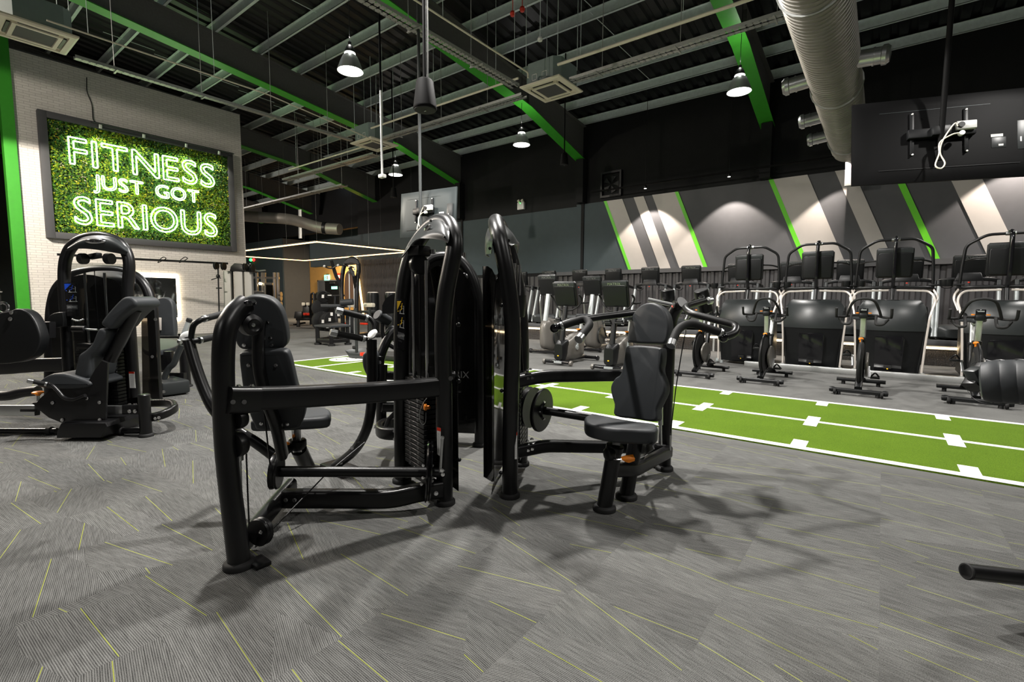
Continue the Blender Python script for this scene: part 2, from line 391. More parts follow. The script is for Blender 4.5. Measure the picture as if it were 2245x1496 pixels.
# slate band and slanted stripes, each a painted panel standing proud of the wall
one('slate_band', 'teal', wall_back, bx, (-20.6, YW-.02, 2.12), (-7.3, YW, 4.29))
one('charcoal_band', 'charcoal', wall_back, bx, (-7.3, YW-.02, 2.12), (8, YW, 4.35))
SL = .405
def stripe(bm, x0, x1, d=.045):
    f = lambda x, z: V((x-(z-2.12)*SL, YW-.02, z))
    prism(bm, [f(x0, 2.12), f(x1, 2.12), f(x1, 4.35), f(x0, 4.35)], (0, -(d-.02), 0))
for m, x0, x1, d in (('teal', -7.45, -6.41, .026), ('greenline', -6.43, -6.33, .05), ('palewall', -6.33, -5.79, .045), ('palewall', -5.41, -5.09, .045), ('palewall', -4.82, -4.13, .045),
                     ('greenline', -4.13, -4.03, .05), ('greenline', -1.66, -1.55, .05), ('palewall', -1.55, -.78, .045), ('palewall', -.20, .15, .045), ('greenline', .84, .97, .05),
                     ('palewall', 1.74, 2.22, .045), ('palewall', 3.4, 4.1, .045), ('greenline', 4.6, 4.72, .05)):
    one('slanted_stripe', m, wall_back, stripe, x0, x1, d)
# ledge and corrugated cladding under the stripes
S('trim_1', 'greywall', bx, (-9, YW-.2, 2.0), (8, YW, 2.12), label='grey ledge capping the corrugated cladding')
def corr(bm, x0, x1, y, z0, z1, p=.2, d=.045):
    pts = []; x = x0
    while x < x1:
        pts += [(x, y), (x+p*.36, y), (x+p*.5, y-d), (x+p*.86, y-d)]; x += p
    sheet(bm, [[(a, b, z0) for a, b in pts], [(a, b, z1) for a, b in pts]])
one('corrugated_cladding', 'corrug', wall_back, corr, -13.4, 8, YW-.06, 0, 2.0, flat=True)
one('slatted_cladding', 'corrug', wall_back, corr, -20.6, -13.4, YW-.02, 0, 3.05, .1, .02, flat=True)
for i, x in enumerate((-13.6, -8.1, -2.62, 2.85)):
    S('trim_%d' % (i+2), 'darkwall', bx, (x-.13, YW-.3, 4.36), (x+.13, YW, 5.75), label='black steel column against the rear wall')
# brick feature wall with the sign
wall_left = S('wall_left', 'brick', bx, (XS-.4, 2.44, 0), (XS, 8.02, 7.5))
one('coping_strip', 'charcoal', wall_left, bx, (XS-.42, 2.42, 7.5), (XS+.01, 8.04, 7.53))
for x in (-13.6, -8.1): one('wall_joint', 'darkwall', wall_back, bx, (x-.05, YW-.06, 0), (x+.05, YW, 4.36))
one('steel_column', 'green', None, bx, (-18.25, 2.2, 0), (-17.92, 2.44, 8.3), label='green painted steel column at the edge of the white brick wall', cat='column')
# ------------------------------------------------------------------ roof
RZ = lambda y: 6.85+(14.5-abs(y+1)+ -1)*.107 if y < -1 else 6.85+(14.5-y)*.107
def roofdeck(bm):
    rows = []; xs = []; x = -36
    while x < 8: xs += [(x, 0), (x+.16, 0), (x+.2, .045), (x+.29, .045)]; x += .333
    for y in (-11, -1, YW+.6): rows.append([(a, y, RZ(y)+.22+b) for a, b in xs])
    sheet(bm, rows)
ceiling = S('ceiling', 'deckroof', roofdeck, flat=True)
def zbeam(bm, x0, x1, y):
    z = RZ(y)
    bx(bm, (x0, y-.004, z), (x1, y+.004, z+.2)); bx(bm, (x0, y-.004, z), (x1, y+.06, z+.008)); bx(bm, (x0, y-.06, z+.192), (x1, y+.004, z+.2)); bx(bm, (x0, y+.052, z), (x1, y+.06, z+.025))
FR = [8.35, 2.85, -2.65, -8.15, -13.7, -19.2, -24.7, -30.2, -35.7]
for a, b in zip(FR, FR[1:]):
    k = 0
    while 14.35-1.1*k > -1:
        y = 14.35-1.1*k; k += 1
        if b < -20 and y < 7: continue
        one('purlin', 'galv', ceiling, zbeam, b, a, y, flat=True)
def rafter_web(bm, x, y0=-1):
    pts = [(y0, RZ(y0)-.02), (YW, RZ(YW)-.02), (YW, 5.72), (11.3, 6.50), (y0, RZ(y0)-.70)]
    prism(bm, [(x-.012, y, z) for y, z in pts], (.024, 0, 0))
    bx2 = [(y0, RZ(y0)-.02), (YW, RZ(YW)-.02)]
    prism(bm, [(x-.11, y, z) for y, z in bx2]+[(x-.11, y, z+.02) for y, z in bx2[::-1]], (.22, 0, 0))
    bx(bm, (x-.1, 11.28, 6.5), (x+.1, 11.3, RZ(11.3)-.02))
def rafter_flange(bm, x, y0=-1):
    p = [(y0, RZ(y0)-.70), (11.3, 6.50), (YW, 5.72)]
    prism(bm, [(x-.17, y, z-.02) for y, z in p]+[(x-.17, y, z) for y, z in p[::-1]], (.34, 0, 0))
for x in FR[1:8]:
    r = one('rafter', 'girder', ceiling, rafter_web, x, flat=True); one('bottom_flange', 'green', r, rafter_flange, x, flat=True, label='green painted underside flange')
def rod(bm, a, b, r=.006): tube(bm, [a, b], r, 6)
for x, y0, y1 in ((-10.9, 2.3, 7.6), (-5.4, 3.2, 13.5), (-16.4, 4, 12)):
    one('sag_rod', 'galv', ceiling, lambda bm: [rod(bm, (x, y0+1.1*i, RZ(y0+1.1*i)+.06), (x+.05, y0+1.1*(i+1), RZ(y0+1.1*(i+1))+.14), .008) for i in range(int((y1-y0)/1.1))])
def rooflight(bm, x0, x1, y0, y1):
    xs = []; x = x0
    while x < x1: xs += [(x, 0), (x+.08, 0), (x+.1, .03), (x+.145, .03)]; x += .166
    sheet(bm, [[(a, y, RZ(y)+.19+b) for a, b in xs] for y in (y0, y1)])
M['dimlight'] = mat('dusk_rooflight', (.3, .36, .4), .4, emit=(.5, .68, .8), es=.35)
for a in ((-11.4, -10.5, 2.2, 5.6), (-14.9, -14.1, 1.5, 4.4)): one('rooflight', 'dimlight', ceiling, rooflight, *a, flat=True)
p = PY(735, 402, 14.4); one('high_window', 'skylight', wall_back, bx, (p.x-.55, 14.42, p.z-.09), (p.x+.55, 14.5, p.z+.09), label='small bright high window')
# ------------------------------------------------------------------ turf lane
turf = one('turf_lane', 'turf', None, bx, (-8.75, 4.39, 0), (8, 6.66, .012), label='green artificial turf training lane with white painted lines', cat='turf')
def ln(bm, x0, y0, x1, y1, z=.0125): bx(bm, (x0, y0, z), (x1, y1, z+.002))
one('edge_line', 'whiteline', turf, ln, -8.76, 4.39, 8, 4.475); one('edge_line', 'whiteline', turf, ln, -8.76, 6.585, 8, 6.66)
one('end_line', 'whiteline', turf, ln, -8.76, 4.475, -8.67, 6.585); one('cross_line', 'whiteline', turf, ln, -7.76, 4.475, -7.68, 6.585)
one('centre_line', 'whiteline', turf, ln, -7.68, 5.455, 8, 5.525)
x = .552-1.034*7
while x < 8:
    one('tick_mark', 'whiteline', turf, ln, x-.055, 5.27, x+.055, 5.71, .0135)
    one('tick_mark', 'whiteline', turf, ln, x-.055, 4.475, x+.055, 4.68); one('tick_mark', 'whiteline', turf, ln, x-.055, 6.38, x+.055, 6.585); x += 1.034
one('logo_disc', 'whiteline', turf, lambda bm: cyl(bm, (-8.21, 5.5, .0125), (-8.21, 5.5, .015), .36, 40))
mm = Matrix.Translation((-8.21, 5.5, .0155)) @ Matrix.Rotation(radians(68), 4, 'Z')
textmesh('logo_lettering', 'CLX', .27, mm, 'plastic', turf, .0008)
# ------------------------------------------------------------------ treadmill platform
plat = thing('treadmill_platform', 'long raised platform with chequer plate front and warm LED strip carrying the treadmills', 'platform', (-3, 12, 0))
one('deck', 'carpet', plat, bx, (-12.5, 11.76, .30), (7.9, YW-.3, .46)); one('nosing', 'greywall', plat, bx, (-12.5, 11.69, .37), (7.9, 11.8, .475), .008)
one('led_strip', 'stepled', plat, bx, (-12.5, 11.70, .315), (7.9, 11.715, .348)); one('led_channel', 'alu', plat, bx, (-12.5, 11.716, .30), (7.9, 11.76, .37))
x = -12.5
while x < 6.8:
    one('chequer_panel', 'chequer', plat, bx, (x+.02, 11.73, 0), (x+1.16, 11.75, .31)); one('joint_strip', 'alu', plat, bx, (x-.02, 11.72, 0), (x+.02, 11.745, .31)); x += 1.18
trunk = one('cable_trunking', 'alu', None, bx, (-1.93, 9.47, 0), (8, 9.56, .088), .006, label='pale aluminium cable trunking along the floor under the stair climbers', cat='trunking')
# ------------------------------------------------------------------ services under the roof
M['accase'] = grain(mat('grey_green_casing', (.20, .26, .25), .5), 10, .1)
def ac_unit(label, cx, cy, z=5.5):
    t = thing('air_conditioner', label, 'air conditioner', (cx, cy, z), 'ceiling cassette air conditioners')
    def body(bm):
        o = [(.42, .30), (.30, .42), (-.30, .42), (-.42, .30), (-.42, -.30), (-.30, -.42), (.30, -.42), (.42, -.30)]
        prism(bm, [(cx+a, cy+b, z+.04) for a, b in o], (0, 0, .42))
    one('casing', 'accase', t, body, flat=True)
    def fascia(bm):
        r = [(.475, .02), (.44, 0), (.37, 0), (.36, .03), (.31, .03), (.30, -.012), (.25, -.012), (.24, .004)]
        for (a, za), (b, zb) in zip([(.475, .045)]+r, r):
            for k in range(4):
                c1, s1, c2, s2 = [(1, 1, -1, 1), (-1, 1, -1, -1), (-1, -1, 1, -1), (1, -1, 1, 1)][k]
                quad(bm, (cx+a*c1, cy+a*s1, z+za), (cx+a*c2, cy+a*s2, z+za), (cx+b*c2, cy+b*s2, z+zb), (cx+b*c1, cy+b*s1, z+zb))
        bmesh.ops.remove_doubles(bm, verts=bm.verts[:], dist=.0005)
    one('fascia', 'paleplastic', t, fascia, flat=True)
    one('grille', 'greywall', t, bx, (cx-.24, cy-.24, z), (cx+.24, cy+.24, z+.012))
    for k in range(4):
        Mr = Matrix.Translation((cx, cy, z)) @ Matrix.Rotation(pi/2*k, 4, 'Z')
        one('louvre', 'plastic', t, lambda bm: bx(bm, (-.24, .315, .006), (.24, .355, .028), 0, Mr))
        one('hanger_rod', 'galv', t, rod, (cx+.38*[1, 1, -1, -1][k], cy+.38*[1, -1, 1, -1][k], z+.44), (cx+.38*[1, 1, -1, -1][k], cy+.38*[1, -1, 1, -1][k], RZ(cy)+.2), .007)
    for dx in (-.14, .10):
        def lab(bm):
            for a, b, c, d in ((-.06, .1, .06, .112), (-.06, .212, .06, .224), (-.06, .1, -.05, .224), (.05, .1, .06, .224)): bx(bm, (cx+dx+a, cy-.424, z+b), (cx+dx+c, cy-.42, z+d))
        one('label_outline', 'white', t, lab, flat=True)
ac_unit('ceiling cassette air conditioner over the middle of the hall by the bent green girder', -5.7, 8.78)
ac_unit('ceiling cassette air conditioner hanging beside the pendant lamp and white drop pipe', -11.65, 8.82)
ac_unit('ceiling cassette air conditioner hanging in front of the white brick wall', -11.4, 1.87)
def tray(label, a, b, w=.2, hang=1.5):
    a, b = V(a), V(b); d = (b-a).normalized(); s = V((-d.y, d.x, 0)); L = (b-a).length
    t = thing('cable_tray', label, 'cable tray', a)
    def bed(bm):
        n = int(L/.1)
        for i in range(n):
            c = a+d*(.1*i+.05); box(bm, (0, 0, 0), (.072, w, .004), 0, frame(c, d, s))
        for q in (-1, 1):
            for off, zz, ww, hh in ((w/2, .025, .004, .054), (w/2-.04, 0, .028, .006), (.0, 0, .02, .006)):
                box(bm, (0, 0, 0), (L, ww, hh), 0, frame((a+b)/2+s*q*off+V((0, 0, zz)), d, s))
    one('perforated_bed', 'galvlite', t, bed, flat=True)
    k = .6
    while k < L:
        c = a+d*k
        def hang_(bm):
            rod(bm, c+s*(w/2+.03), V((c.x+s.x*(w/2+.03), c.y+s.y*(w/2+.03), RZ(c.y)+.2)), .007); box(bm, (0, 0, -.012), (.03, w+.12, .014), 0, frame(c, d, s)); bx(bm, c+s*(w/2+.03)-V((.012, .012, .02)), c+s*(w/2+.03)+V((.012, .012, .12)))
        one('hanger', 'galvlite', t, hang_, flat=True); k += hang
    return t
tray('perforated cable tray running beside the bent green girder towards the striped wall', (-6.2, 3.4, 5.5), (-6.2, 8.2, 5.5))
tray('perforated cable tray crossing the hall from the middle air conditioner to the spiral duct', (-5.15, 8.66, 5.5), (4, 8.66, 5.5))
tray('perforated cable tray between the two farther air conditioners', (-11.05, 8.66, 5.5), (-6.32, 8.66, 5.5))
tray('narrow cable tray passing above the white brick wall', (-11.85, 2.45, 5.5), (-11.85, 8.2, 5.5), .12)
tray('stepped cable tray beyond the far air conditioner', (-17.5, 9.3, 5.45), (-12.2, 9.3, 5.45), .26)
tray('cable tray in the shade above the brick wall end', (-24, 10.4, 5.2), (-15.5, 10.4, 5.2), .26)
def pipe(label, pts, r=.022, m='paleplastic', name='conduit_pipe', cat='pipe'):
    if name == 'cable': return one(name, m, None, lambda bm: tube(bm, fillet(pts, .12), r, 10), label=label, cat=cat)
    t = thing(name, label, cat, pts[0]); one('pipe_run', m, t, lambda bm: tube(bm, fillet(pts, .12), r, 10))
    a, b = V(pts[0]), V(pts[1]); L = (b-a).length; k = .5
    while k < L:
        c = a+(b-a)*(k/L); one('pipe_hanger', 'galv', t, rod, c, (c.x, c.y, RZ(c.y)+.2), .005); k += 1.9
    return t
pipe('cream pipe running above the long cable tray to the duct', [(-5.25, 8.3, 5.72), (4, 8.3, 5.72)], .028)
pipe('cream pipe between the two air conditioners over the tray', [(-11.1, 8.3, 5.72), (-6.2, 8.3, 5.72)], .022)
pipe('thin cream pipe along the tray beside the bent green girder', [(-5.85, 3.4, 5.68), (-5.85, 8.15, 5.68), (-5.85, 8.15, 5.58)], .016)
pipe('thin pale pipe above the white brick wall tray', [(-10.65, 1.9, 5.52), (-10.65, 5.3, 5.52), (-11.3, 8.4, 5.52)], .014)
pipe('short cream pipe beyond the far air conditioner', [(-16.5, 8.9, 5.6), (-12.2, 8.9, 5.6)], .022)
# spiral duct
duct = thing('spiral_duct', 'large spiral wound steel air duct hanging over the stair climbers', 'duct', (-.8, 9, 4.72))
def ductskin(bm):
    P, sc = [], []; y = 3.0
    while y < 13.75:
        P += [(-.8, y, 4.72), (-.8, y+.074, 4.72), (-.8, y+.079, 4.72), (-.8, y+.087, 4.72)]; sc += [1, 1, 1.03, 1.03]; y += .092
    sweep(bm, P, circ(.345, 40), (0, 0, 1), True, sc)
one('duct_tube', 'ducting', duct, ductskin, ang=25)
for y, sx in ((9.25, -1), (11.2, -1), (12.55, -1), (8.9, 1), (11.5, 1)):
    one('duct_nozzle', 'steel', duct, lambda bm: lathe(bm, [(.115, .28), (.115, .5), (.125, .5), (.125, .52), (.115, .52), (.115, .6), (.135, .61), (.135, .66), (.10, .70), (0, .71)], axisM((-.8, y, 4.72), (sx, -.05, -.1)), 24))
for y in (6.5, 9.8, 13): one('duct_strap', 'galvlite', duct, lambda bm: (sweep(bm, [(-.8+.352*cos(a*pi/12), y, 4.72+.352*sin(a*pi/12)) for a in range(24)], rrect(.05, .006, .001, 1), (0, 1, 0), False, closed=True), rod(bm, (-.8, y, 5.07), (-.8, y, RZ(y)+.2), .01)))
one('duct_support', 'galvlite', duct, bx, (-.86, 13.9, 3.86), (-.72, 14.1, 4.6))
# far duct behind the brick wall
fd = thing('far_duct', 'steel ventilation duct bending down above the hanging light frame', 'duct', (-17, 12, 5))
fp = [D(500, 470, 19), D(560, 476, 19), D(625, 480, 19), D(660, 487, 18.8), D(700, 499, 18.6), D(745, 503, 18.4)]
one('duct_tube', 'ducting', fd, lambda bm: tube(bm, smooth(fp, 6), .21, 20)); one('duct_collar', 'plastic', fd, lambda bm: cyl(bm, D(709, 500, 18.5), D(715, 500.5, 18.5), .235, 20))
one('duct_hanger', 'galvlite', fd, lambda bm: bar(bm, [D(658, 460, 18.9), D(659, 523, 18.9)], .13, .05, FW))
# pendant high-bay lamps
def bay(label, p):
    x, y, z = p; t = thing('pendant_lamp', label, 'lamp', p, 'high bay pendant lamps'); T = Matrix.Translation(p)
    one('shade', 'silver', t, lambda bm: lathe(bm, [(.085, .30), (.13, .265), (.175, .17), (.215, .06), (.238, 0), (.231, 0), (.205, .06), (.165, .17), (.12, .255)], T, 32))
    one('diffuser', 'lampface', t, lambda bm: lathe(bm, [(.225, .004), (0, .002)], T, 32)); one('glow_ring', 'lampface', t, lambda bm: lathe(bm, [(.086, .295), (.1, .315), (.086, .33)], T, 32))
    one('housing', 'plastic', t, lambda bm: lathe(bm, [(.1, .33), (.09, .37), (.06, .44), (.03, .47), (.03, .52), (0, .53)], T, 24)); one('chain', 'plastic', t, rod, (x, y, z+.5), (x, y, RZ(y)+.2), .006)
for l, p in zip(('silver pendant lamp hanging below the girder beside the black drop speaker pole', 'silver pendant lamp near the green girder foot on the rear wall', 'small farthest pendant lamp beside the white drop pipe end', 'silver pendant lamp hanging against the steep green girder by the spiral duct'), BAYS): bay(l, p)
# wall-wash spotlights on drop rods
for i, (xf, xw) in enumerate(((-4.78, -5.7), (-2.3, -3.4), (.1, -.85), (2.7, 2.1), (5, 4.6))):
    c = V((xw, 13.86, 4.42))
    t = thing('track_spotlight', 'small spotlight on a drop rod washing the striped wall, %s' % ['above the first pale stripes', 'above the second lime line', 'beside the spiral duct end', 'behind the large television', 'beyond the television'][i], 'spotlight', c, 'wall washing spotlights')
    one('spot_body', 'plastic', t, lambda bm: cyl(bm, c+V((0, 0, .14)), c+V((0, 0, .012)), .045, 16)); one('lens', 'lampface', t, lambda bm: cyl(bm, c+V((0, 0, .012)), c+V((0, 0, .008)), .035, 16)); one('drop_rod', 'plastic', t, rod, c+V((0, 0, .12)), (xw, 13.86, RZ(13.86)+.21), .008)
    lamp('wall_wash', 'SPOT', c-V((0, 0, .02)), 420, (1, .86, .76), .035, aim=c+V((0, .16, -2)), spot_size=radians(92), spot_blend=.22)
one('track_rail', 'poleblack', None, bx, (-7.4, 13.70, 4.50), (7.9, 13.76, 4.54), label='black lighting rail hanging along the top of the striped wall', cat='rail')
# hanging rectangle of LED profile
lf = thing('led_frame_light', 'large hanging rectangular frame light with warm glowing edges', 'light', (-19.5, 11.3, 3.1))
for a, b in (((-15.4, 9.2), (-15.4, 13.4)), ((-15.4, 13.4), (-23.6, 13.4)), ((-23.6, 13.4), (-23.6, 9.2)), ((-23.6, 9.2), (-15.4, 9.2))):
    lo = [min(a[k], b[k])-.03 for k in (0, 1)]; hi = [max(a[k], b[k])+.03 for k in (0, 1)]
    one('led_profile', 'warmled', lf, bx, (lo[0]+.012, lo[1]+.012, 3.085), (hi[0]-.012, hi[1]-.012, 3.12)); one('profile_back', 'plastic', lf, bx, (*lo, 3.121), (*hi, 3.15))
for a in ((-15.4, 9.2), (-15.4, 11.3), (-15.4, 13.4), (-19.5, 13.4), (-19.5, 9.2), (-23.6, 13.4), (-17.4, 9.2), (-17.4, 13.4)): one('suspension_wire', 'girder', lf, rod, (*a, 3.15), (*a, RZ(a[1])+.2), .003)

lamp('alcove_light', 'AREA', (-23.8, 15.7, 3.9), 380, (1, .82, .58), .7, aim=(-24.2, 15.9, 0)); lamp('hall_light', 'AREA', (-25.5, 6.5, 5.2), 520, (1, .90, .80), .8, aim=(-25, 9, 0))
# ================================================================== strength machines: shared pieces
def H(x, y): return V((x, y, 0)).normalized()
def foot(t, p, r=.062, m='rubber'): return one('foot_cap', m, t, lambda bm: lathe(bm, [(r, 0), (r, .018), (r-.006, .026), (r-.015, .03)], Matrix.Translation((p[0], p[1], 0)), 24))
def bolts(t, pts, n, r=.0085, m='chrome'):
    for p in pts: one('bolt', m, t, lambda bm: (cyl(bm, p, V(p)+V(n).normalized()*.009, r, 10), cyl(bm, p, V(p)+V(n).normalized()*.003, r*1.5, 12)))
def path(t, name, m, pts, r, n=6, seg=16, **k): return one(name, m, t, lambda bm: tube(bm, smooth(pts, n), r, seg), **k)
def rect(t, name, m, pts, w, h, up=(0, 0, 1), fil=.06, r=.018, **k): return one(name, m, t, lambda bm: bar(bm, fillet(pts, fil), w, h, up, r), **k)
def polyPL(px, p0, n): return [PL(x, y, p0, V(n)) for x, y in px]
def padpx(t, name, px, p0, n, thick, bev=.02, m='vinyl', sm=4, **k):
    """a cushion whose outline is given on the plane through p0 with normal n"""
    o = polyPL(px, p0, n); o = smooth(o, sm, True) if sm else o
    return one(name, m, t, lambda bm: prism(bm, o, V(n).normalized()*thick, bev, 4), **k)
def pad(t, name, o2, M4, thick, bev=.02, m='vinyl', sm=4, **k):
    o = [M4 @ V((a, b, 0)) for a, b in o2]; o = smooth(o, sm, True) if sm else o
    return one(name, m, t, lambda bm: prism(bm, o, M4.to_3x3() @ V((0, 0, thick)), bev, 4), **k)
def stack(t, c, s, n, z0, z1, w=.27, d=.1, k=17):
    """weight stack of separate plates with guide rods, cable, pin and numbers"""
    c = V((c[0], c[1], 0)); h = (z1-z0)/k; Mx = frame(c, s, V((0, 0, 1)))     # x along the legs, y up
    for i in range(k):
        def pl(bm): box(bm, (0, z0+h*(i+.5), 0), (w, h-.004, d), .003, Mx, 1)
        one('weight_plate', 'plastic', t, pl)
    for q in (-.055, .055):
        one('weight_label', 'greywall', t, lambda bm: [box(bm, (q, z0+h*(i+.5), d/2+.001), (.022, h*.45, .001), 0, Mx) for i in range(k)] + [box(bm, (q, z0+h*(i+.5), -d/2-.001), (.022, h*.45, .001), 0, Mx) for i in range(k)], kind='stuff')
    for q in (-.09, .09): one('guide_rod', 'chrome', t, lambda bm: cyl(bm, Mx @ V((q, z0-.05, 0)), Mx @ V((q, 1.42, 0)), .011, 12))
    one('head_plate', 'plastic', t, lambda bm: box(bm, (0, z1+.03, 0), (w, .05, d*.9), .008, Mx))
    one('lift_cable', 'black', t, lambda bm: rod(bm, Mx @ V((0, z1, 0)), Mx @ V((0, 1.45, 0)), .004))
    return Mx
def grip(t, a, b, r=.0185, rc=.021, capa=True, m='rubber'):
    a, b = V(a), V(b); d = (b-a).normalized()
    g = one('grip', m, t, lambda bm: cyl(bm, a, b, r, 16, bev=.002))
    ORG[g.name] = ORG[t.name]
    one('grip_collar', 'steel', g, lambda bm: cyl(bm, b-d*.004, b+d*.012, rc, 18, bev=.002))
    if capa: one('grip_end', 'steel', g, lambda bm: cyl(bm, a-d*.03, a+d*.012, rc, 18, bev=.003))
    return g
def hood(t, name, rows, m='black', thick=.004):
    return one(name, m, t, lambda bm: sheet(bm, [smooth(r, 6) for r in zip(*[smooth(c, 6) for c in zip(*rows)])], thick), ang=60)
def placard(t, px, p0, n, tint, words, kind=1):
    n = V(n).normalized()
    o = polyPL(px, p0, n); b = one('placard', 'gloss', t, lambda bm: prism(bm, o, n*.006, .0015, 1)); ORG[b.name] = ORG[t.name]
    q = n*.0064 if (V(p0)-CP).dot(n) < 0 else n*-.0004
    P = lambda u, v: (o[0]*(1-u)+o[1]*u)*(1-v)+(o[3]*(1-u)+o[2]*u)*v+q
    def poly(nm, m, pts): one(nm, m, b, lambda bm: prism(bm, [P(*p) for p in pts], q.normalized()*.0006), flat=True)
    def lineseg(bm, pts, w=.0022):
        for a, c in zip(pts, pts[1:]): tube(bm, [P(*a), P(*c)], w*.5, 5)
    poly('corner_flash', tint, [(.03, .03), (.55, .03), (.03, .22)])
    for v0 in (.1, .38):
        one('figure_print', tint, b, lambda bm: (lineseg(bm, [(.62, v0), (.56, v0+.1), (.35, v0+.12)], .006), ball(bm, P(.64, v0-.015), .0035, 8), lineseg(bm, [(.6, v0+.03), (.42, v0+.05)], .003)))
        one('machine_print', 'white', b, lambda bm: (lineseg(bm, [(.3, v0+.18), (.92, v0+.18)], .004), lineseg(bm, [(.82, v0+.17), (.85, v0+.03), (.75, v0+.03)], .0025), lineseg(bm, [(.4, v0+.17), (.38, v0+.12)], .004), lineseg(bm, [(.6, v0+.08), (.8, v0+.08)], .002)))
        one('tint_dot', tint, b, lambda bm: ball(bm, P(.14, v0+.14), .004, 8, ))
    poly('title_panel', 'greywall', [(.08, .66), (.92, .66), (.92, .79), (.08, .79)])
    ex = (o[1]-o[0]).normalized(); ey = (o[0]-o[3]).normalized()
    Mt = frame(P(.5, .725)+q.normalized()*.001, ex, ey); wd = (o[1]-o[0]).length
    textmesh('title_lettering', words, wd*.145, Mt, 'white', b, .0003)
    one('small_print', 'greywall', b, lambda bm: [lineseg(bm, [(.12, v), (.12+l, v)], .0012) for v, l in ((.82, .4), (.835, .55), (.85, .5))])
    return b
def warn(t, px, p0, n):
    n = V(n).normalized(); o = polyPL(px, p0, n)
    one('warning_label', 'white', t, lambda bm: prism(bm, o, n*.0015), flat=True)
    a = [o[0], o[1], o[1]*.88+o[2]*.12, o[0]*.88+o[3]*.12]; q = n*.0016 if (V(p0)-CP).dot(n) < 0 else n*-.0003
    one('warning_band', 'red', t, lambda bm: prism(bm, [p+q for p in a], q.normalized()*.0005), flat=True)
    one('fine_print', 'greywall', t, lambda bm: [tube(bm, [(o[0]*(1-v)+o[3]*v)*.8+(o[1]*(1-v)+o[2]*v)*.2+q, (o[0]*(1-v)+o[3]*v)*.25+(o[1]*(1-v)+o[2]*v)*.75+q], .0006, 4) for v in [.2+.035*i for i in range(21)]], kind='stuff')
# ================================================================== chest press in the middle
t = thing('chest_press_machine', 'black chest press machine whose seat turns away and whose grips have silver ends', 'exercise machine', (-2.25, 1.5, 0))
n1 = H(-.27, -.96); s1 = H(-.96, .27)
arch = [D(975, 1105, 2.84), D(974, 960, 2.78), D(973, 850, 2.745), D(971, 760, 2.72), D(972, 700, 2.70), D(978, 640, 2.685), D(987, 592, 2.68), D(995, 548, 2.68), D(994, 515, 2.71), D(984, 492, 2.78), D(966, 486, 2.87), D(945, 496, 2.95), D(922, 522, 3.02), D(903, 556, 3.04), D(890, 600, 3.045), D(882, 660, 3.05), D(880, 750, 3.06), D(880, 900, 3.1), D(881, 1045, 3.17)]
arch[0].z = .02; arch[-1].z = .02
path(t, 'tower_frame', 'black', arch, .0475, 5, 22)
foot(t, arch[0]); foot(t, arch[-1])
hood(t, 'hood', [[D(985, 498, 2.675), D(965, 480, 2.79), D(941, 486, 2.87), D(910, 514, 2.93), D(886, 552, 2.94)],
                 [D(985, 510, 2.62), D(967, 492, 2.70), D(941, 497, 2.79), D(908, 522, 2.87), D(883, 558, 2.90)],
                 [D(984, 526, 2.59), D(970, 512, 2.62), D(940, 511, 2.71), D(906, 531, 2.82), D(881, 562, 2.88)],
                 [D(981, 533, 2.59), D(968, 527, 2.62), D(938, 523, 2.70), D(909, 528, 2.80), D(882, 566, 2.88)]], 'graphite')
e0 = D(937, 500, 2.755); one('badge', 'chrome', t, lambda bm: lathe(bm, [(.026, -.006), (.028, 0), (.022, .004), (0, .005)], frame(e0, s1*-1+V((0, 0, .25)), V((0, 0, 1))+n1*.2) @ Matrix.Diagonal((1.5, .5, 1, 1)), 24))
bolts(t, [D(975, 520, 2.595), D(945, 484, 2.84)], n1, .006, 'plastic')
cst = (V(arch[0])+V(arch[-1]))/2; cst = V((cst.x, cst.y, 0))
stack(t, cst, s1*-1, n1*-1, .17, .66)
one('pulley_housing', 'black', t, lambda bm: (cyl(bm, cst+V((0, 0, 1.40))-s1*.02, cst+V((0, 0, 1.40))+s1*.02, .06, 24, bev=.006), box(bm, cst+V((0, 0, 1.48)), (.1, .1, .06), .01)))
for z in (.10, .70): one('tower_crossbar', 'black', t, lambda bm: cyl(bm, cst-s1*.25+V((0, 0, z)), cst+s1*.25+V((0, 0, z)), .03, 16)) if z < .5 else None
one('bumper', 'chrome', t, lambda bm: cyl(bm, D(878+70, 552, 2.9)-V((0, 0, .012)), D(948, 552, 2.9)+V((0, 0, .012)), .018, 12))
def shroud(bm, c, s, off, w, z0, z1, zt, bow=.05):
    rows = []
    for k in range(13):
        a = k/12; u = (a-.5)*w; top = z1+(zt-z1)*sin(pi*a)**.6; o = off*(1+bow*8*(.25-(a-.5)**2))
        rows.append([c+s*u+o+V((0, 0, z0)), c+s*u+o+V((0, 0, (z0+top)/2)), c+s*u+o+V((0, 0, top))])
    sheet(bm, rows, .004)
one('rear_shroud', 'smoke_dark', t, shroud, cst, s1, n1*-.115, .50, .06, 1.15, 1.40)
one('shroud_knob', 'plastic', t, lambda bm: [ball(bm, cst-s1*.25+n1*-.12+V((0, 0, z)), .013, 10) for z in (.25, .72, 1.05)])
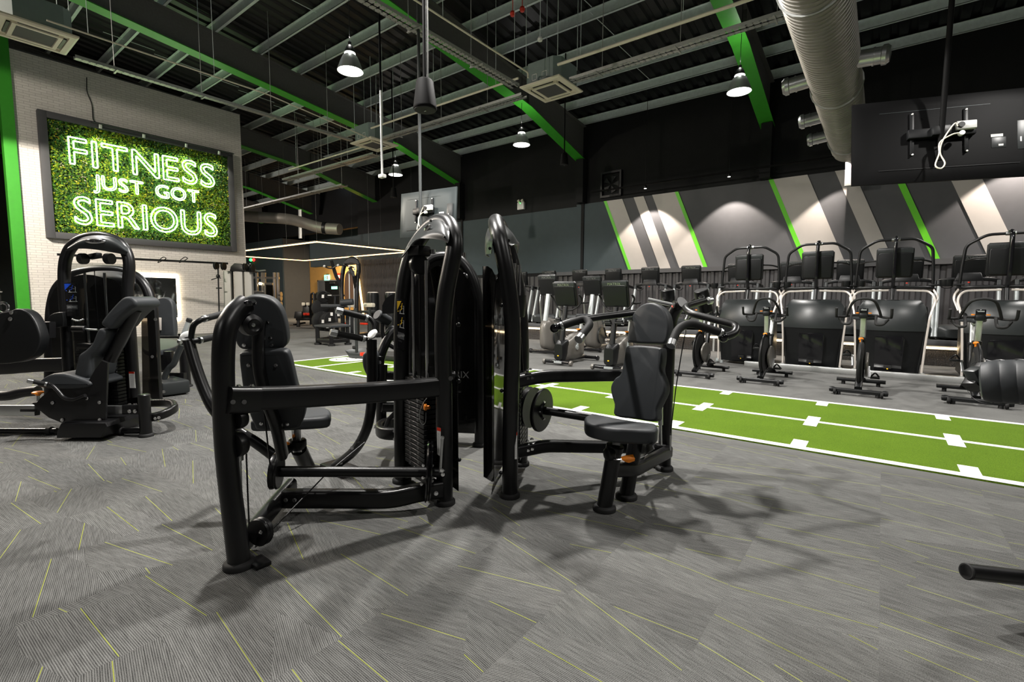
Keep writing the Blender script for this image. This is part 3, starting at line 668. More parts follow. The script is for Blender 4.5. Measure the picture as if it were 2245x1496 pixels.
# weight pin on a lanyard
pn = D(934, 893, 2.80); pin = one('weight_pin', 'orange', t, lambda bm: (cyl(bm, pn, pn+s1*-.0+V((.022, .006, 0)), .011, 14), cyl(bm, pn-V((.004, .012, 0)), pn+V((.004, .002, 0)), .019, 18, bev=.003)))
ORG[pin.name] = ORG[t.name]
one('lanyard', 'steel', pin, lambda bm: tube(bm, smooth([D(x, y, 2.79) for x, y in ((936, 873), (928, 884), (920, 905), (921, 922), (927, 932), (933, 925), (934, 905))], 4), .0022, 6))
warn(t, [(958, 937), (966.5, 939), (965, 1001), (958.5, 996)], D(962, 960, 2.715), -FW)
placard(t, [(870, 657), (888, 657), (887, 770), (871.5, 763)], D(878, 700, 3.0), (V(D(878, 700, 3.0))-CP)*-1, 'yellow', 'CONVERGING\nCHEST PRESS')
# column behind the backrest, with its hooked top
col = [V((-2.225, .905, .02)), D(497, 1000, 2.18), D(490, 850, 2.16), D(490, 770, 2.15), D(496, 722, 2.16), D(510, 694, 2.19), D(524, 677, 2.22), D(537, 667, 2.25)]
path(t, 'seat_column', 'black', col, .0465, 6, 22); foot(t, col[0], .066)
one('floor_bracket', 'black', t, lambda bm: bx(bm, (-2.22, .93, 0), (-2.12, 1.0, .02), .006))
one('column_cap', 'gloss', t, lambda bm: lathe(bm, [(.046, -.012), (.047, 0), (.04, .010), (.02, .016), (0, .017)], axisM(D(538, 663, 2.24), (.1, -.12, 1)), 24))
hb = D(551, 713, 2.27); fd_ = H(-.75, .66); rt_ = V((fd_.y, -fd_.x, 0))
one('pivot_hub', 'black', t, lambda bm: lathe(bm, [(.05, -.03), (.052, 0), (.048, .02), (.03, .03), (.02, .024), (0, .024)], axisM(hb, fd_*-1+rt_*.9), 28)); bolts(t, [D(555, 713, 2.235)], fd_*-1+rt_*.9, .006)
# backrest pads seen from behind, seat beyond
pn_ = V((fd_.x, fd_.y, 0)); up_ = V((0, 0, 1)); pnt = (pn_+up_*.16).normalized()
hp = D(565, 710, 2.42); lp = D(580, 850, 2.42)
def PD(px, d): return [(x, y) for x, y in px]
bp = pn_*-.0
padpx(t, 'head_pad', [(510, 700), (516, 672), (535, 654), (560, 649), (590, 655), (612, 675), (624, 708), (629, 745), (622, 763), (600, 769), (545, 769), (522, 762), (512, 735)], hp, pnt, .085, .018)
padpx(t, 'back_pad', [(524, 785), (532, 774), (600, 770), (625, 771), (634, 785), (641, 812), (650, 850), (664, 880), (668, 900), (660, 930), (646, 942), (570, 945), (556, 932), (545, 905), (533, 860), (527, 820)], lp, pnt, .075, .016)
bolts(t, [PL(x, y, hp, pnt)+pnt*-.002 for x, y in ((587, 707), (593, 741), (596, 757), (535, 757))]+[PL(x, y, lp, pnt)+pnt*-.002 for x, y in ((545, 801), (605, 801), (573, 929), (630, 930))], pnt*-1, .006)
one('back_spine', 'black', t, lambda bm: bar(bm, smooth([D(568, 705, 2.36), D(568, 800, 2.36), D(583, 870, 2.37), D(605, 930, 2.42), D(620, 1000, 2.52)], 5), .075, .05, rt_, .02))
sc_ = D(648, 912, 2.80); sM = frame(sc_, rt_, fd_)
pad(t, 'seat_pad', [(-.17, -.14), (.17, -.14), (.2, -.05), (.175, .08), (.12, .16), (.06, .19), (0, .2), (-.06, .19), (-.12, .16), (-.175, .08), (-.2, -.05)], sM @ Matrix.Translation((0, 0, -.05)), .065, .022)
sp = D(650, 965, 2.82)
one('seat_post', 'chrome', t, lambda bm: bar(bm, [sc_+V((0, 0, -.05)), D(653, 990, 2.84)], .05, .03, fd_, .006))
one('seat_clamp', 'plastic', t, lambda bm: lathe(bm, [(.04, 0), (.052, .02), (.052, .05), (.044, .06), (0, .06)], Matrix.Translation(D(652, 985, 2.85)), 20))
one('seat_lever', 'orange', t, lambda bm: box(bm, D(627, 972, 2.76), (.055, .02, .014), .005))
path(t, 'seat_leg', 'black', [D(655, 985, 2.86), D(666, 1008, 2.95), D(678, 1032, 3.08)], .045, 4); foot(t, G(680, 1034), .07)
path(t, 'seat_strut', 'black', [D(600, 1012, 2.68), D(630, 985, 2.8), D(648, 975, 2.85)], .028, 4)
# base rail, bars
rect(t, 'base_rail', 'black', [D(520, 1205, 2.24), D(600, 1110, 2.62), D(640, 1065, 2.86)], .06, .09)
rect(t, 'lower_beam', 'black', [D(622, 1093, 2.70), D(860, 1094, 2.70), D(915, 1080, 2.74), D(968, 1072, 2.80)], .07, .10, fil=.09)
rect(t, 'upper_beam', 'black', [D(545, 874, 2.23), D(640, 871, 2.35), D(800, 862, 2.56), D(915, 853, 2.70), D(960, 848, 2.74)], .085, .105, fil=.12)
one('beam_bracket', 'black', t, lambda bm: bar(bm, [D(496, 877, 2.14), D(520, 877, 2.18), D(562, 876, 2.25)], .095, .118, (0, 0, 1), .02))
bolts(t, [D(511, 882, 2.118), D(535.5, 882, 2.155)], D(523, 882, 2)-D(523, 882, 2.2), .0068)
bolts(t, [D(523, 848, 2.17), D(553, 847, 2.22)], (0, 0, 1), .008)
bolts(t, [D(627, 1097, 2.655), D(646, 1097, 2.655), D(956, 1082, 2.745), D(988, 830, 2.66)], -FW, .0085)
one('clamp_collar', 'black', t, lambda bm: bar(bm, [D(965, 820, 2.76), D(988, 822, 2.80)], .11, .05, (0, 0, 1), .02))
one('torque_bar', 'black', t, lambda bm: cyl(bm, D(606, 1034, 2.62), D(975, 1036, 2.78), .029, 20))
one('cam_disc', 'black', t, lambda bm: lathe(bm, [(.035, -.03), (.09, -.03), (.095, -.02), (.088, -.012), (.095, 0), (.095, .01), (.03, .012), (0, .012)], axisM(D(602, 1034, 2.62), D(606, 1034, 2.62)-D(975, 1036, 2.78)), 30))
bolts(t, [D(590, 1032, 2.545), D(600, 1018, 2.545), D(600, 1050, 2.545), D(612, 1060, 2.55)], D(602, 1034, 2.4)-D(602, 1034, 2.6), .005)
axd = (D(606, 1034, 2.62)-D(975, 1036, 2.78)).normalized()
one('cable_pulley', 'gloss', t, lambda bm: lathe(bm, [(.03, -.016), (.165, -.016), (.172, -.008), (.160, -.003), (.160, .003), (.172, .008), (.165, .016), (.03, .016)], axisM(D(940, 1034, 2.72), axd), 40))
bolts(t, [D(928, 1021, 2.70), D(948, 1021, 2.72), D(927, 1048, 2.70), D(948, 1048, 2.72), D(924, 1062, 2.71), D(948, 1055, 2.71)], -FW, .0055)
one('pulley_lever', 'steel', t, lambda bm: bar(bm, smooth([D(970, 961, 2.66), D(967, 1000, 2.66), D(965, 1036, 2.66)], 3), .016, .006, -FW, .003)); bolts(t, [D(970, 960, 2.655), D(969, 1032, 2.65), D(971, 1041, 2.65)], -FW, .007)
one('base_pulley', 'black', t, lambda bm: lathe(bm, [(.02, -.018), (.062, -.018), (.066, -.012), (.06, 0), (.066, .012), (.06, .02), (.025, .012), (0, .012)], axisM(D(571, 1166, 2.30), (.35, -.9, .1)), 28)); bolts(t, [D(573, 1167, 2.262)], (.35, -.9, .1), .006)
one('shock_rod', 'steel', t, lambda bm: (cyl(bm, D(524, 1008, 2.28), D(528, 1147, 2.33), .011, 12), cyl(bm, D(522, 960, 2.28), D(524, 1010, 2.28), .02, 14)))
one('drive_cable', 'black', t, lambda bm: tube(bm, [D(540, 995, 2.27), D(543, 1080, 2.29), D(547, 1172, 2.31)], .004, 6)); one('long_cable', 'black', t, lambda bm: tube(bm, [D(547, 700, 2.36), D(580, 910, 2.4), D(592, 1020, 2.52)], .004, 6)); one('slack_cable', 'black', t, lambda bm: tube(bm, [D(560, 1200, 2.33), D(715, 1040, 2.75), D(800, 970, 3.0)], .004, 6))
one('cable_guard', 'black', t, lambda bm: (lathe(bm, [(.055, -.02), (.06, 0), (.055, .02)], axisM(D(520, 975, 2.2), (.3, -.9, 0)), 20), lathe(bm, [(.045, -.02), (.05, 0), (.045, .02)], axisM(D(522, 918, 2.2), (.3, -.9, 0)), 20)))
# press arms
armL = [D(412, 742, 2.72), D(428, 800, 2.70), D(450, 860, 2.68), D(475, 905, 2.66), D(520, 945, 2.66), D(560, 970, 2.68), D(598, 998, 2.70)]
path(t, 'press_arm', 'black', armL, .030, 5, 18)
one('arm_cap', 'alu', t, lambda bm: lathe(bm, [(.034, -.006), (.034, .004), (.028, .007), (0, .007)], axisM(D(411, 737, 2.71), (.55, -.45, .7)), 26))
one('handle_tube', 'black', t, lambda bm: (tube(bm, smooth([D(418, 748, 2.71), D(424, 715, 2.70), D(440, 702, 2.72), D(455, 697, 2.76)], 5), .0155, 12), tube(bm, [D(420, 749, 2.70), D(440, 746, 2.74)], .0155, 12)))
grip(t, D(504, 684, 2.92), D(449, 699, 2.75)); grip(t, D(487, 735, 2.90), D(439, 746, 2.74))
armR = [D(815, 745, 2.98), D(815, 850, 2.98), D(812, 905, 3.0), D(800, 950, 3.06), D(775, 990, 3.16), D(735, 1022, 3.34)]
path(t, 'press_arm', 'black', armR, .031, 5, 18)
one('arm_cap', 'alu', t, lambda bm: lathe(bm, [(.034, -.006), (.034, .004), (.028, .007), (0, .007)], axisM(D(817, 733, 2.955), (.1, -.8, .6)), 26))
one('arm_joint', 'black', t, lambda bm: cyl(bm, D(815, 763, 2.98), D(815, 767, 2.98), .0325, 20))
one('handle_tube', 'black', t, lambda bm: (tube(bm, smooth([D(822, 730, 2.98), D(820, 712, 2.99), D(812, 700, 2.99), D(800, 694, 2.98)], 5), .0155, 12), tube(bm, [D(806, 744, 2.98), D(795, 740, 2.97)], .0155, 12)))
grip(t, D(748, 683, 2.92), D(803, 697, 2.98)); grip(t, D(735, 731, 2.88), D(796, 743, 2.97))
one('arm_foot_plate', 'black', t, lambda bm: box(bm, G(745, 1026, .03), (.28, .14, .04), .01)); bolts(t, [D(785, 968, 3.06), D(772, 982, 3.1), D(748, 1015, 3.22)], -FW, .008)
# ================================================================== shoulder press on the far side of the middle towers
t = thing('shoulder_press_machine', 'black shoulder press machine with padded seat facing the open carpet and curved overhead grips', 'exercise machine', (-1.5, 2.8, 0))
def Zp(L, x0, y0, k): return [(x0+a*k, y0+b*k) for a, b in L]
s2 = H(-.3, .6); q2 = H(.89, .45)
arch = [D(1118, 1085, 2.94), D(1120, 900, 2.87), D(1124, 760, 2.82), D(1122, 690, 2.79), D(1114, 620, 2.77), D(1104, 565, 2.77), D(1094, 518, 2.80), D(1088, 494, 2.90), D(1088, 486, 3.04), D(1098, 500, 3.18), D(1113, 540, 3.28), D(1127, 590, 3.31), D(1140, 670, 3.33), D(1145, 780, 3.36), D(1142, 1005, 3.5)]
arch[0].z = .02; arch[-1].z = .02
path(t, 'tower_frame', 'black', arch, .0475, 5, 22); foot(t, arch[0]); foot(t, arch[-1])
hood(t, 'hood', [[D(1098, 487, 2.90), D(1108, 494, 3.0), D(1124, 511, 3.15)], [D(1104, 512, 2.80), D(1121, 514, 2.88), D(1134, 527, 3.08)], [D(1110, 530, 2.76), D(1124, 535, 2.83), D(1139, 536, 3.0), ][:3], [D(1121, 539, 2.76), D(1133, 536, 2.86), D(1135, 556, 3.08)]], 'graphite')
hood(t, 'hood', [[D(1086, 494, 2.86), D(1071, 500, 2.95), D(1069, 503, 3.1)], [D(1080, 525, 2.76), D(1065, 520, 2.9), D(1066, 522, 3.1)], [D(1078, 545, 2.75), D(1064, 545, 2.88), D(1064, 548, 3.1)], [D(1077, 556, 2.75), D(1064, 559, 2.88), D(1072, 565, 3.1)]], 'graphite')
bolts(t, [D(1115, 528, 2.78), D(1074, 545, 2.74)], -FW, .006, 'plastic')
c2 = (V(arch[0])+V(arch[-1]))/2; c2.z = 0
stack(t, c2, s2*-1, q2, .17, .66, .27)
one('side_shroud', 'smoke_dark', t, lambda bm: prism(bm, polyPL([(1058, 584), (1068, 584), (1077, 590), (1085, 605), (1089, 630), (1091, 700), (1093, 1048), (1078, 1057), (1060, 1046)], D(1075, 800, 3.02), -q2), q2*.004))
one('rear_shroud', 'smoke_dark', t, shroud, c2, s2, -q2*.10, .46, .06, 1.1, 1.38)
one('shroud_knob', 'plastic', t, lambda bm: [ball(bm, D(x, y, 2.86), .012, 10) for x, y in ((1100, 670), (1100, 857), (1098, 1037))])
warn(t, [(1129, 949), (1134, 947), (1133.5, 1007), (1128.5, 1007)], D(1131, 975, 2.86), -FW)
one('bottle_holder', 'plastic', t, lambda bm: lathe(bm, [(.0, -.07), (.045, -.07), (.05, -.06), (.056, .05), (.058, .06), (.05, .06), (.044, -.05), (0, -.055)], Matrix.Translation(D(1133, 670, 2.90)), 24))
rect(t, 'upper_beam', 'black', [D(1128, 838, 2.98), D(1165, 830, 3.02), D(1200, 825, 3.06), D(1340, 823, 3.2), D(1462, 822, 3.34)], .06, .078, fil=.09)
rect(t, 'lower_beam', 'black', [D(1128, 992, 3.02), D(1160, 985, 3.06), D(1195, 978, 3.1), D(1370, 981, 3.25), D(1455, 985, 3.38)], .06, .078, fil=.09)
bolts(t, [D(1157, 830, 2.985), D(1166, 829, 2.995), D(1157, 988, 3.03), D(1166, 985, 3.04)], -FW, .0085); bolts(t, [D(1155, 813, 3.0), D(1163, 811, 3.0), D(1156, 968, 3.05), D(1166, 964, 3.05)], (0, 0, 1), .008)
ax = (D(1300, 918, 2.93)-D(1205, 900, 3.08)).normalized(); dc = D(1190, 900, 3.1)
one('cam_disc', 'black', t, lambda bm: lathe(bm, [(.03, -.02), (.135, -.02), (.14, -.014), (.14, .0), (.135, .006), (.05, .006), (.045, .02), (.03, .02)], axisM(dc, ax), 44))
one('cable_pulley', 'black', t, lambda bm: lathe(bm, [(.09, -.015), (.135, -.02), (.125, 0), (.135, .02), (.09, .015)], axisM(D(1162, 893, 3.2), ax), 36))
bolts(t, [dc+ax*.006+a for a in (V((0, 0, .055)), V((0, 0, -.055)))]+[dc+ax*.006+ax.cross(V((0, 0, 1)))*b for b in (.05, -.05)], ax, .006)
one('drive_shaft', 'black', t, lambda bm: cyl(bm, dc, D(1310, 919, 2.92), .026, 18))
one('drive_cable', 'black', t, lambda bm: tube(bm, [D(1142, 740, 3.2), D(1150, 860, 3.2), D(1157, 885, 3.2)], .004, 6))
# rear column and overhead arm assembly
path(t, 'rear_column', 'black', [V((G(1456, 1028).x, G(1456, 1028).y, .02)), D(1460, 900, 3.36), D(1464, 800, 3.32), D(1466, 740, 3.31), D(1471, 700, 3.30), D(1483, 676, 3.27), D(1497, 664, 3.22)], .045, 6, 20)
foot(t, G(1456, 1030), .062); one('floor_bracket', 'black', t, lambda bm: box(bm, G(1436, 1022, .01), (.16, .05, .02), .005))
one('hub_tube', 'black', t, lambda bm: cyl(bm, D(1476, 668, 3.24), D(1515, 674, 3.26), .027, 18))
one('hub_label', 'red', t, lambda bm: lathe(bm, [(.0275, 0), (.0275, .012)], axisM(D(1479, 675, 3.26), D(1496, 660, 3.22)-D(1471, 690, 3.28)), 20)) 
one('arm_axle', 'steel', t, lambda bm: (cyl(bm, D(1421, 657, 3.34), D(1480, 670, 3.26), .014, 14), cyl(bm, D(1500, 671, 3.26), D(1556, 659, 3.34), .017, 14), cyl(bm, D(1552, 660, 3.32), D(1560, 659, 3.33), .026, 18, bev=.003)))
one('counterweight', 'black', t, lambda bm: cyl(bm, D(1463, 636, 3.4), D(1465, 672, 3.42), .047, 26, bev=.004)); one('counterweight', 'black', t, lambda bm: cyl(bm, D(1536, 636, 3.42), D(1548, 684, 3.46), .049, 26, bev=.004))
bolts(t, [D(1455, 655, 3.345), D(1535, 652, 3.355)], -FW, .008)
path(t, 'press_arm', 'black', fillet([D(1545, 660, 3.30), D(1500, 673, 3.16), D(1512, 687, 3.05), D(1616, 714, 2.84), D(1612, 732, 2.80), D(1586, 740, 2.78)], .07, 5), .0225, 1, 18)
one('arm_cap', 'gloss', t, lambda bm: ball(bm, D(1586, 740, 2.77), .0285, 16))
ag = fillet([D(1579, 729, 2.77), D(1512, 708, 2.76), D(1487, 720, 2.73), D(1474, 750, 2.68)], .09, 7)
g_ = path(t, 'grip', 'rubber', ag, .0235, 1, 18); ORG[g_.name] = ORG[t.name]
one('grip_collar', 'steel', g_, lambda bm: cyl(bm, D(1582, 731, 2.77), D(1577, 728.5, 2.77), .0262, 20, bev=.002)); one('grip_end', 'steel', g_, lambda bm: cyl(bm, D(1475, 747, 2.685), D(1471, 760, 2.665), .026, 20, bev=.003))
path(t, 'press_arm', 'black', fillet([D(1440, 680, 3.2), D(1303, 697, 2.98), D(1250, 706, 2.88), D(1216, 720, 2.8)], .08, 5), .0225, 1, 18)
one('arm_cap', 'gloss', t, lambda bm: ball(bm, D(1216, 720, 2.8), .0275, 16))
ag = fillet([D(1231, 715, 2.8), D(1283, 698, 2.81), D(1295, 711, 2.76), D(1272, 740, 2.68)], .05, 7)
g_ = path(t, 'grip', 'rubber', ag, .0225, 1, 18); ORG[g_.name] = ORG[t.name]
one('grip_collar', 'steel', g_, lambda bm: cyl(bm, D(1229, 716, 2.8), D(1234, 714, 2.8), .0258, 20, bev=.002)); one('grip_end', 'steel', g_, lambda bm: cyl(bm, D(1275, 737, 2.69), D(1268, 746, 2.665), .026, 20, bev=.003))
one('pull_cable', 'black', t, lambda bm: tube(bm, [D(1503, 728, 3.2), D(1495, 770, 3.2), D(1482, 850, 3.25), D(1470, 950, 3.3)], .004, 6)); one('cable_clip', 'steel', t, lambda bm: (cyl(bm, D(1503, 724, 3.2), D(1502, 734, 3.2), .008, 10), cyl(bm, D(1509, 692, 3.2), D(1504, 702, 3.2), .012, 12)))
# pads
nf = (H(-.25, -.97)+V((0, 0, .17))).normalized()
padpx(t, 'head_pad', Zp([(692, 390), (700, 330), (716, 260), (760, 198), (822, 172), (885, 190), (925, 240), (938, 310), (930, 380), (915, 412), (880, 418), (720, 412)], 1120, 600, .3677), D(1425, 710, 2.96), nf, -.065, .014)
padpx(t, 'back_pad', Zp([(682, 445), (700, 430), (780, 430), (880, 440), (897, 458), (895, 520), (888, 580), (912, 650), (914, 705), (890, 760), (868, 810), (858, 880), (740, 868), (618, 848), (614, 780), (596, 720), (594, 670), (618, 625), (650, 600), (665, 540), (676, 480)], 1120, 600, .3677), D(1400, 840, 2.90), nf, -.065, .014)
so = [G(x, y, .505) for x, y in Zp([(438, 866), (446, 848), (480, 836), (540, 842), (700, 874), (850, 892), (874, 908), (876, 925), (850, 936), (760, 934), (640, 928), (540, 915), (455, 892)], 1120, 600, .3677)]
one('seat_pad', 'vinyl', t, lambda bm: prism(bm, smooth(so, 4, True), (0, 0, -.08), .018, 4))
one('seat_plate', 'black', t, lambda bm: box(bm, D(1365, 950, 2.76), (.2, .2, .012), .003))
# base
lg = V((G(1325, 1118).x, G(1325, 1118).y, .02))
path(t, 'seat_leg', 'black', [lg, D(1336, 1050, 2.76), D(1347, 985, 2.74)], .044, 4, 20); foot(t, lg, .066)
one('seat_socket', 'plastic', t, lambda bm: cyl(bm, D(1346, 990, 2.74), D(1349, 976, 2.73), .05, 20, bev=.004))
one('seat_post', 'chrome', t, lambda bm: bar(bm, [D(1348, 985, 2.74), D(1356, 945, 2.76)], .05, .03, FW, .006))
one('clamp_knob', 'plastic', t, lambda bm: lathe(bm, [(.03, -.02), (.036, -.01), (.036, .02), (.028, .026), (0, .026)], axisM(D(1337, 996, 2.70), (-.5, -.85, 0)), 22))
one('adjust_lever', 'orange', t, lambda bm: sheet(bm, [[D(1362, 1003, 2.66), D(1372, 1000, 2.65), D(1387, 998, 2.66)], [D(1364, 1008, 2.645), D(1376, 1008, 2.635), D(1391, 1006, 2.645)], [D(1370, 1011, 2.645), D(1378, 1014, 2.64), D(1390, 1010, 2.65)]], .006)); one('lever_rod', 'chrome', t, lambda bm: tube(bm, smooth([D(1344, 1004, 2.69), D(1350, 1008, 2.67), D(1364, 1007, 2.655)], 4), .005, 8))
lg2 = V((G(1373, 1092).x, G(1373, 1092).y, .02))
path(t, 'frame_leg', 'black', [lg2, D(1383, 1030, 2.93), D(1396, 950, 2.93)], .044, 4, 20); foot(t, lg2, .066)
rect(t, 'base_rail', 'black', [D(1348, 1030, 2.80), D(1392, 1030, 2.92), D(1466, 990, 3.34)], .055, .085, fil=.05)
one('gusset_plate', 'black', t, lambda bm: prism(bm, polyPL([(1396, 955), (1425, 958), (1432, 985), (1410, 1000), (1398, 1005)], D(1412, 980, 3.0), q2), q2*.008))
one('shock_rod', 'steel', t, lambda bm: (cyl(bm, D(1448, 880, 3.18), D(1448, 932, 3.18), .016, 14), cyl(bm, D(1448, 930, 3.18), D(1449, 975, 3.2), .009, 12)))
one('lever_bar', 'steel', t, lambda bm: bar(bm, [D(1470, 955, 3.28), D(1470, 988, 3.28)], .012, .006, FW, .002))
# ================================================================== machine standing behind the chest press
t = thing('row_machine', 'black weight machine half hidden behind the chest press tower with glossy arched shroud', 'exercise machine', (-2.9, 3.1, 0))
nb = H(.45, -.9); sb = H(.9, .45)
cb = D(978, 800, 3.95); cb = V((cb.x, cb.y, 0))
wb = .285
P3 = [cb-sb*wb+V((0, 0, .02)), cb-sb*wb+V((0, 0, .9)), cb-sb*(wb-.01)+V((0, 0, 1.15)), cb-sb*(wb-.06)+V((0, 0, 1.36)), cb-sb*.12+V((0, 0, 1.50)), cb+V((0, 0, 1.535)), cb+sb*.12+V((0, 0, 1.50)), cb+sb*(wb-.06)+V((0, 0, 1.36)), cb+sb*(wb-.01)+V((0, 0, 1.15)), cb+sb*wb+V((0, 0, .9)), cb+sb*wb+V((0, 0, .02))]
path(t, 'tower_frame', 'black', P3, .045, 6, 18); foot(t, P3[0]); foot(t, P3[-1])
one('rear_shroud', 'smoke_dark', t, shroud, cb, sb, nb*.07, .52, .12, 1.2, 1.50); one('front_shroud', 'smoke_dark', t, shroud, cb, sb, nb*-.09, .5, .1, 1.1, 1.42)
stack(t, cb, sb, nb, .17, .62)
textmesh('shroud_lettering', 'MATRIX', .075, frame(D(992, 822, 3.80), (sb-V((0, 0, 0))), (0, 0, 1)), 'steel', t, .0006)
one('badge', 'exitgreen' if 0 else 'chrome', t, lambda bm: lathe(bm, [(.03, 0), (.022, .006), (0, .007)], axisM(D(1018, 607, 3.8), nb) @ Matrix.Diagonal((1, 1, 1, 1)), 24))
one('guard_plate', 'black', t, lambda bm: prism(bm, polyPL([(838, 688), (838, 670), (845, 655), (857, 647), (868, 645), (868, 688)], D(852, 668, 3.75), -FW), FW*.02))
one('roller_pad', 'vinyl', t, lambda bm: cyl(bm, D(826, 690, 3.8), D(852, 706, 3.9), .045, 22, bev=.008)); one('roller_pad', 'vinyl', t, lambda bm: cyl(bm, D(858, 730, 3.85), D(872, 736, 3.95), .06, 22, bev=.008))
path(t, 'lever_arm', 'black', [D(838, 706, 3.85), D(839, 735, 3.84), D(848, 752, 3.84), D(866, 764, 3.86), D(890, 770, 3.9)], .016, 5)
path(t, 'main_arm', 'black', [D(829, 835, 3.8), D(832, 795, 3.8), D(840, 765, 3.82), D(856, 735, 3.86), D(880, 715, 3.9)], .038, 5)
one('hub_plate', 'black', t, lambda bm: box(bm, D(832, 798, 3.74), (.06, .03, .12), .008)); bolts(t, [D(832, 795, 3.71)], -FW, .01)
padpx(t, 'chest_pad', [(794, 780), (800, 772), (812, 768), (822, 778), (826, 800), (826, 834), (812, 834), (800, 818), (794, 800)], D(812, 800, 3.65), -FW, -.18, .02)
rect(t, 'seat_rail', 'black', [D(812, 823, 3.7), D(840, 823, 3.75), D(900, 826, 3.9)], .05, .07); bolts(t, [D(858, 817, 3.76), D(866, 817, 3.78)], (0, 0, 1), .008)
path(t, 'frame_leg', 'black', [D(836, 935, 3.78), D(836, 860, 3.72), D(838, 800, 3.72)], .04, 3); foot(t, G(836, 937)); t_ = t
rect(t, 'cross_rail', 'black', [D(836, 893, 3.7), D(900, 893, 3.85)], .05, .075)
one('base_loop', 'black', t, lambda bm: bar(bm, fillet([D(900, 952, 3.25), D(836, 952, 3.3), D(828, 938, 3.5), D(850, 926, 3.75), D(900, 926, 3.8)], .12, 6), .05, .085, (0, 0, 1), .02))
one('pedal_strap', 'rubber', t, lambda bm: bar(bm, [D(866, 905, 3.4), D(852, 920, 3.4), D(842, 946, 3.38)], .03, .01, FW, .004))
bolts(t, [D(866, 946, 3.22), D(866, 963, 3.22)], -FW, .009)
# ================================================================== leg press on the far side, seen side on
k5 = .3342
def Q(x, y, d): return D(x*k5, 480+y*k5, d)
def Qs(L, d): return [Q(a, b, d) for a, b in L]
t = thing('leg_press_machine', 'black leg press machine with tilted back pad, blue instruction plate and orange knob', 'exercise machine', (-5.3, 1.3, 0))
ap = Qs([(478, 1260), (455, 1010), (438, 700), (424, 480), (422, 340), (436, 250), (475, 178), (550, 132), (640, 116), (735, 132), (805, 178), (840, 250), (848, 320), (840, 420), (840, 540), (856, 760), (872, 1000), (884, 1172)], 4.5)
path(t, 'tower_frame', 'black', ap, .047, 4, 20); foot(t, (ap[-1].x, ap[-1].y)); foot(t, (ap[0].x, ap[0].y))
hood(t, 'hood', [Qs([(452, 178), (540, 120), (640, 104), (745, 122), (838, 190)], 4.46), Qs([(440, 196), (530, 150), (640, 138), (750, 162), (838, 215)], 4.41), Qs([(430, 212), (525, 196), (640, 204), (755, 224), (825, 236)], 4.42)], 'graphite')
one('badge', 'chrome', t, lambda bm: lathe(bm, [(.08, -.004), (.082, 0), (.06, .008), (0, .01)], frame(Q(625, 146, 4.40), RT, UP) @ Matrix.Diagonal((1.15, .28, 1, 1)), 28)); textmesh('badge_lettering', 'MATRIX', .028, frame(Q(625, 147, 4.389), RT, UP), 'plastic', t, .0004)
fwh = V((FW.x, FW.y, 0)).normalized(); rth = V((RT.x, RT.y, 0)).normalized()
c4 = (ap[0]+ap[-1])/2; c4.z = 0
stack(t, c4, rth, fwh*-1, .17, .72, .36)
one('clear_shroud', 'clear', t, lambda bm: sheet(bm, [Qs([(470, 292), (560, 290), (700, 294), (815, 300)], 4.36), Qs([(480, 800), (560, 800), (700, 800), (830, 800)], 4.36)], .004)); one('rear_shroud', 'smoke_dark', t, shroud, c4, rth, fwh*.12, .46, .06, 1.1, 1.38)
one('pulley_block', 'black', t, lambda bm: (cyl(bm, Q(530, 262, 4.47), Q(560, 262, 4.47), .05, 18), cyl(bm, Q(700, 262, 4.47), Q(735, 262, 4.47), .05, 18), box(bm, Q(620, 245, 4.5), (.3, .05, .05), .01, None)))
placard(t, [(a*k5, 480+b*k5) for a, b in ((423, 420), (511, 420), (523, 640), (440, 640))], Q(470, 520, 4.38), -FW, 'blue', 'LEG PRESS')
warn(t, [(a*k5, 480+b*k5) for a, b in ((845, 1003), (882, 1003), (890, 1110), (852, 1110))], Q(866, 1050, 4.43), -FW)
TH = fwh*.32
def side(nm, L, d, th, m='vinyl', bev=.025, sm=4): 
    o = Qs(L, d); o = smooth(o, sm, True) if sm else o
    return one(nm, m, t, lambda bm: prism(bm, o, fwh*th, bev, 4))
side('head_pad', [(658, 690), (690, 635), (760, 555), (808, 515), (855, 513), (888, 540), (886, 575), (845, 600), (780, 660), (735, 715), (705, 722)], 4.12, .30)
side('back_pad', [(482, 1035), (498, 950), (512, 895), (555, 862), (600, 815), (632, 738), (660, 718), (692, 735), (685, 780), (640, 870), (600, 915), (588, 985), (570, 1045), (515, 1062)], 4.12, .30)
side('seat_pad', [(236, 1098), (262, 1058), (330, 1020), (420, 1018), (520, 1045), (588, 1075), (580, 1105), (480, 1120), (330, 1118)], 4.08, .36)
one('back_frame', 'black', t, lambda bm: tube(bm, Qs([(888, 598), (800, 770), (720, 930)], 4.25), .048, 18))
side('side_plate', [(205, 1205), (240, 1206), (268, 1172), (320, 1130), (560, 1098), (625, 985), (668, 930), (705, 945), (690, 1342), (400, 1338), (320, 1306), (255, 1255)], 4.10, .02, 'black', .003, 0)
side('side_plate', [(205, 1205), (240, 1206), (268, 1172), (320, 1130), (560, 1098), (625, 985), (668, 930), (705, 945), (690, 1342), (400, 1338), (320, 1306), (255, 1255)], 4.40, .02, 'black', .003, 0)
bolts(t, Qs([(345, 1208), (570, 1178), (653, 1205), (655, 1320), (408, 1320), (670, 1345)], 4.095), -FW, .01)
side('base_box', [(368, 1440), (372, 1395), (398, 1342), (690, 1338), (702, 1365), (660, 1438)], 4.02, .42, 'black', .01, 0)
one('slide_rail', 'steel', t, lambda bm: bar(bm, Qs([(-260, 1256), (245, 1256)], 4.2), .05, .09, UP, .006)); one('slide_rail', 'steel', t, lambda bm: bar(bm, Qs([(690, 1254), (860, 1254)], 4.2), .05, .075, UP, .006))
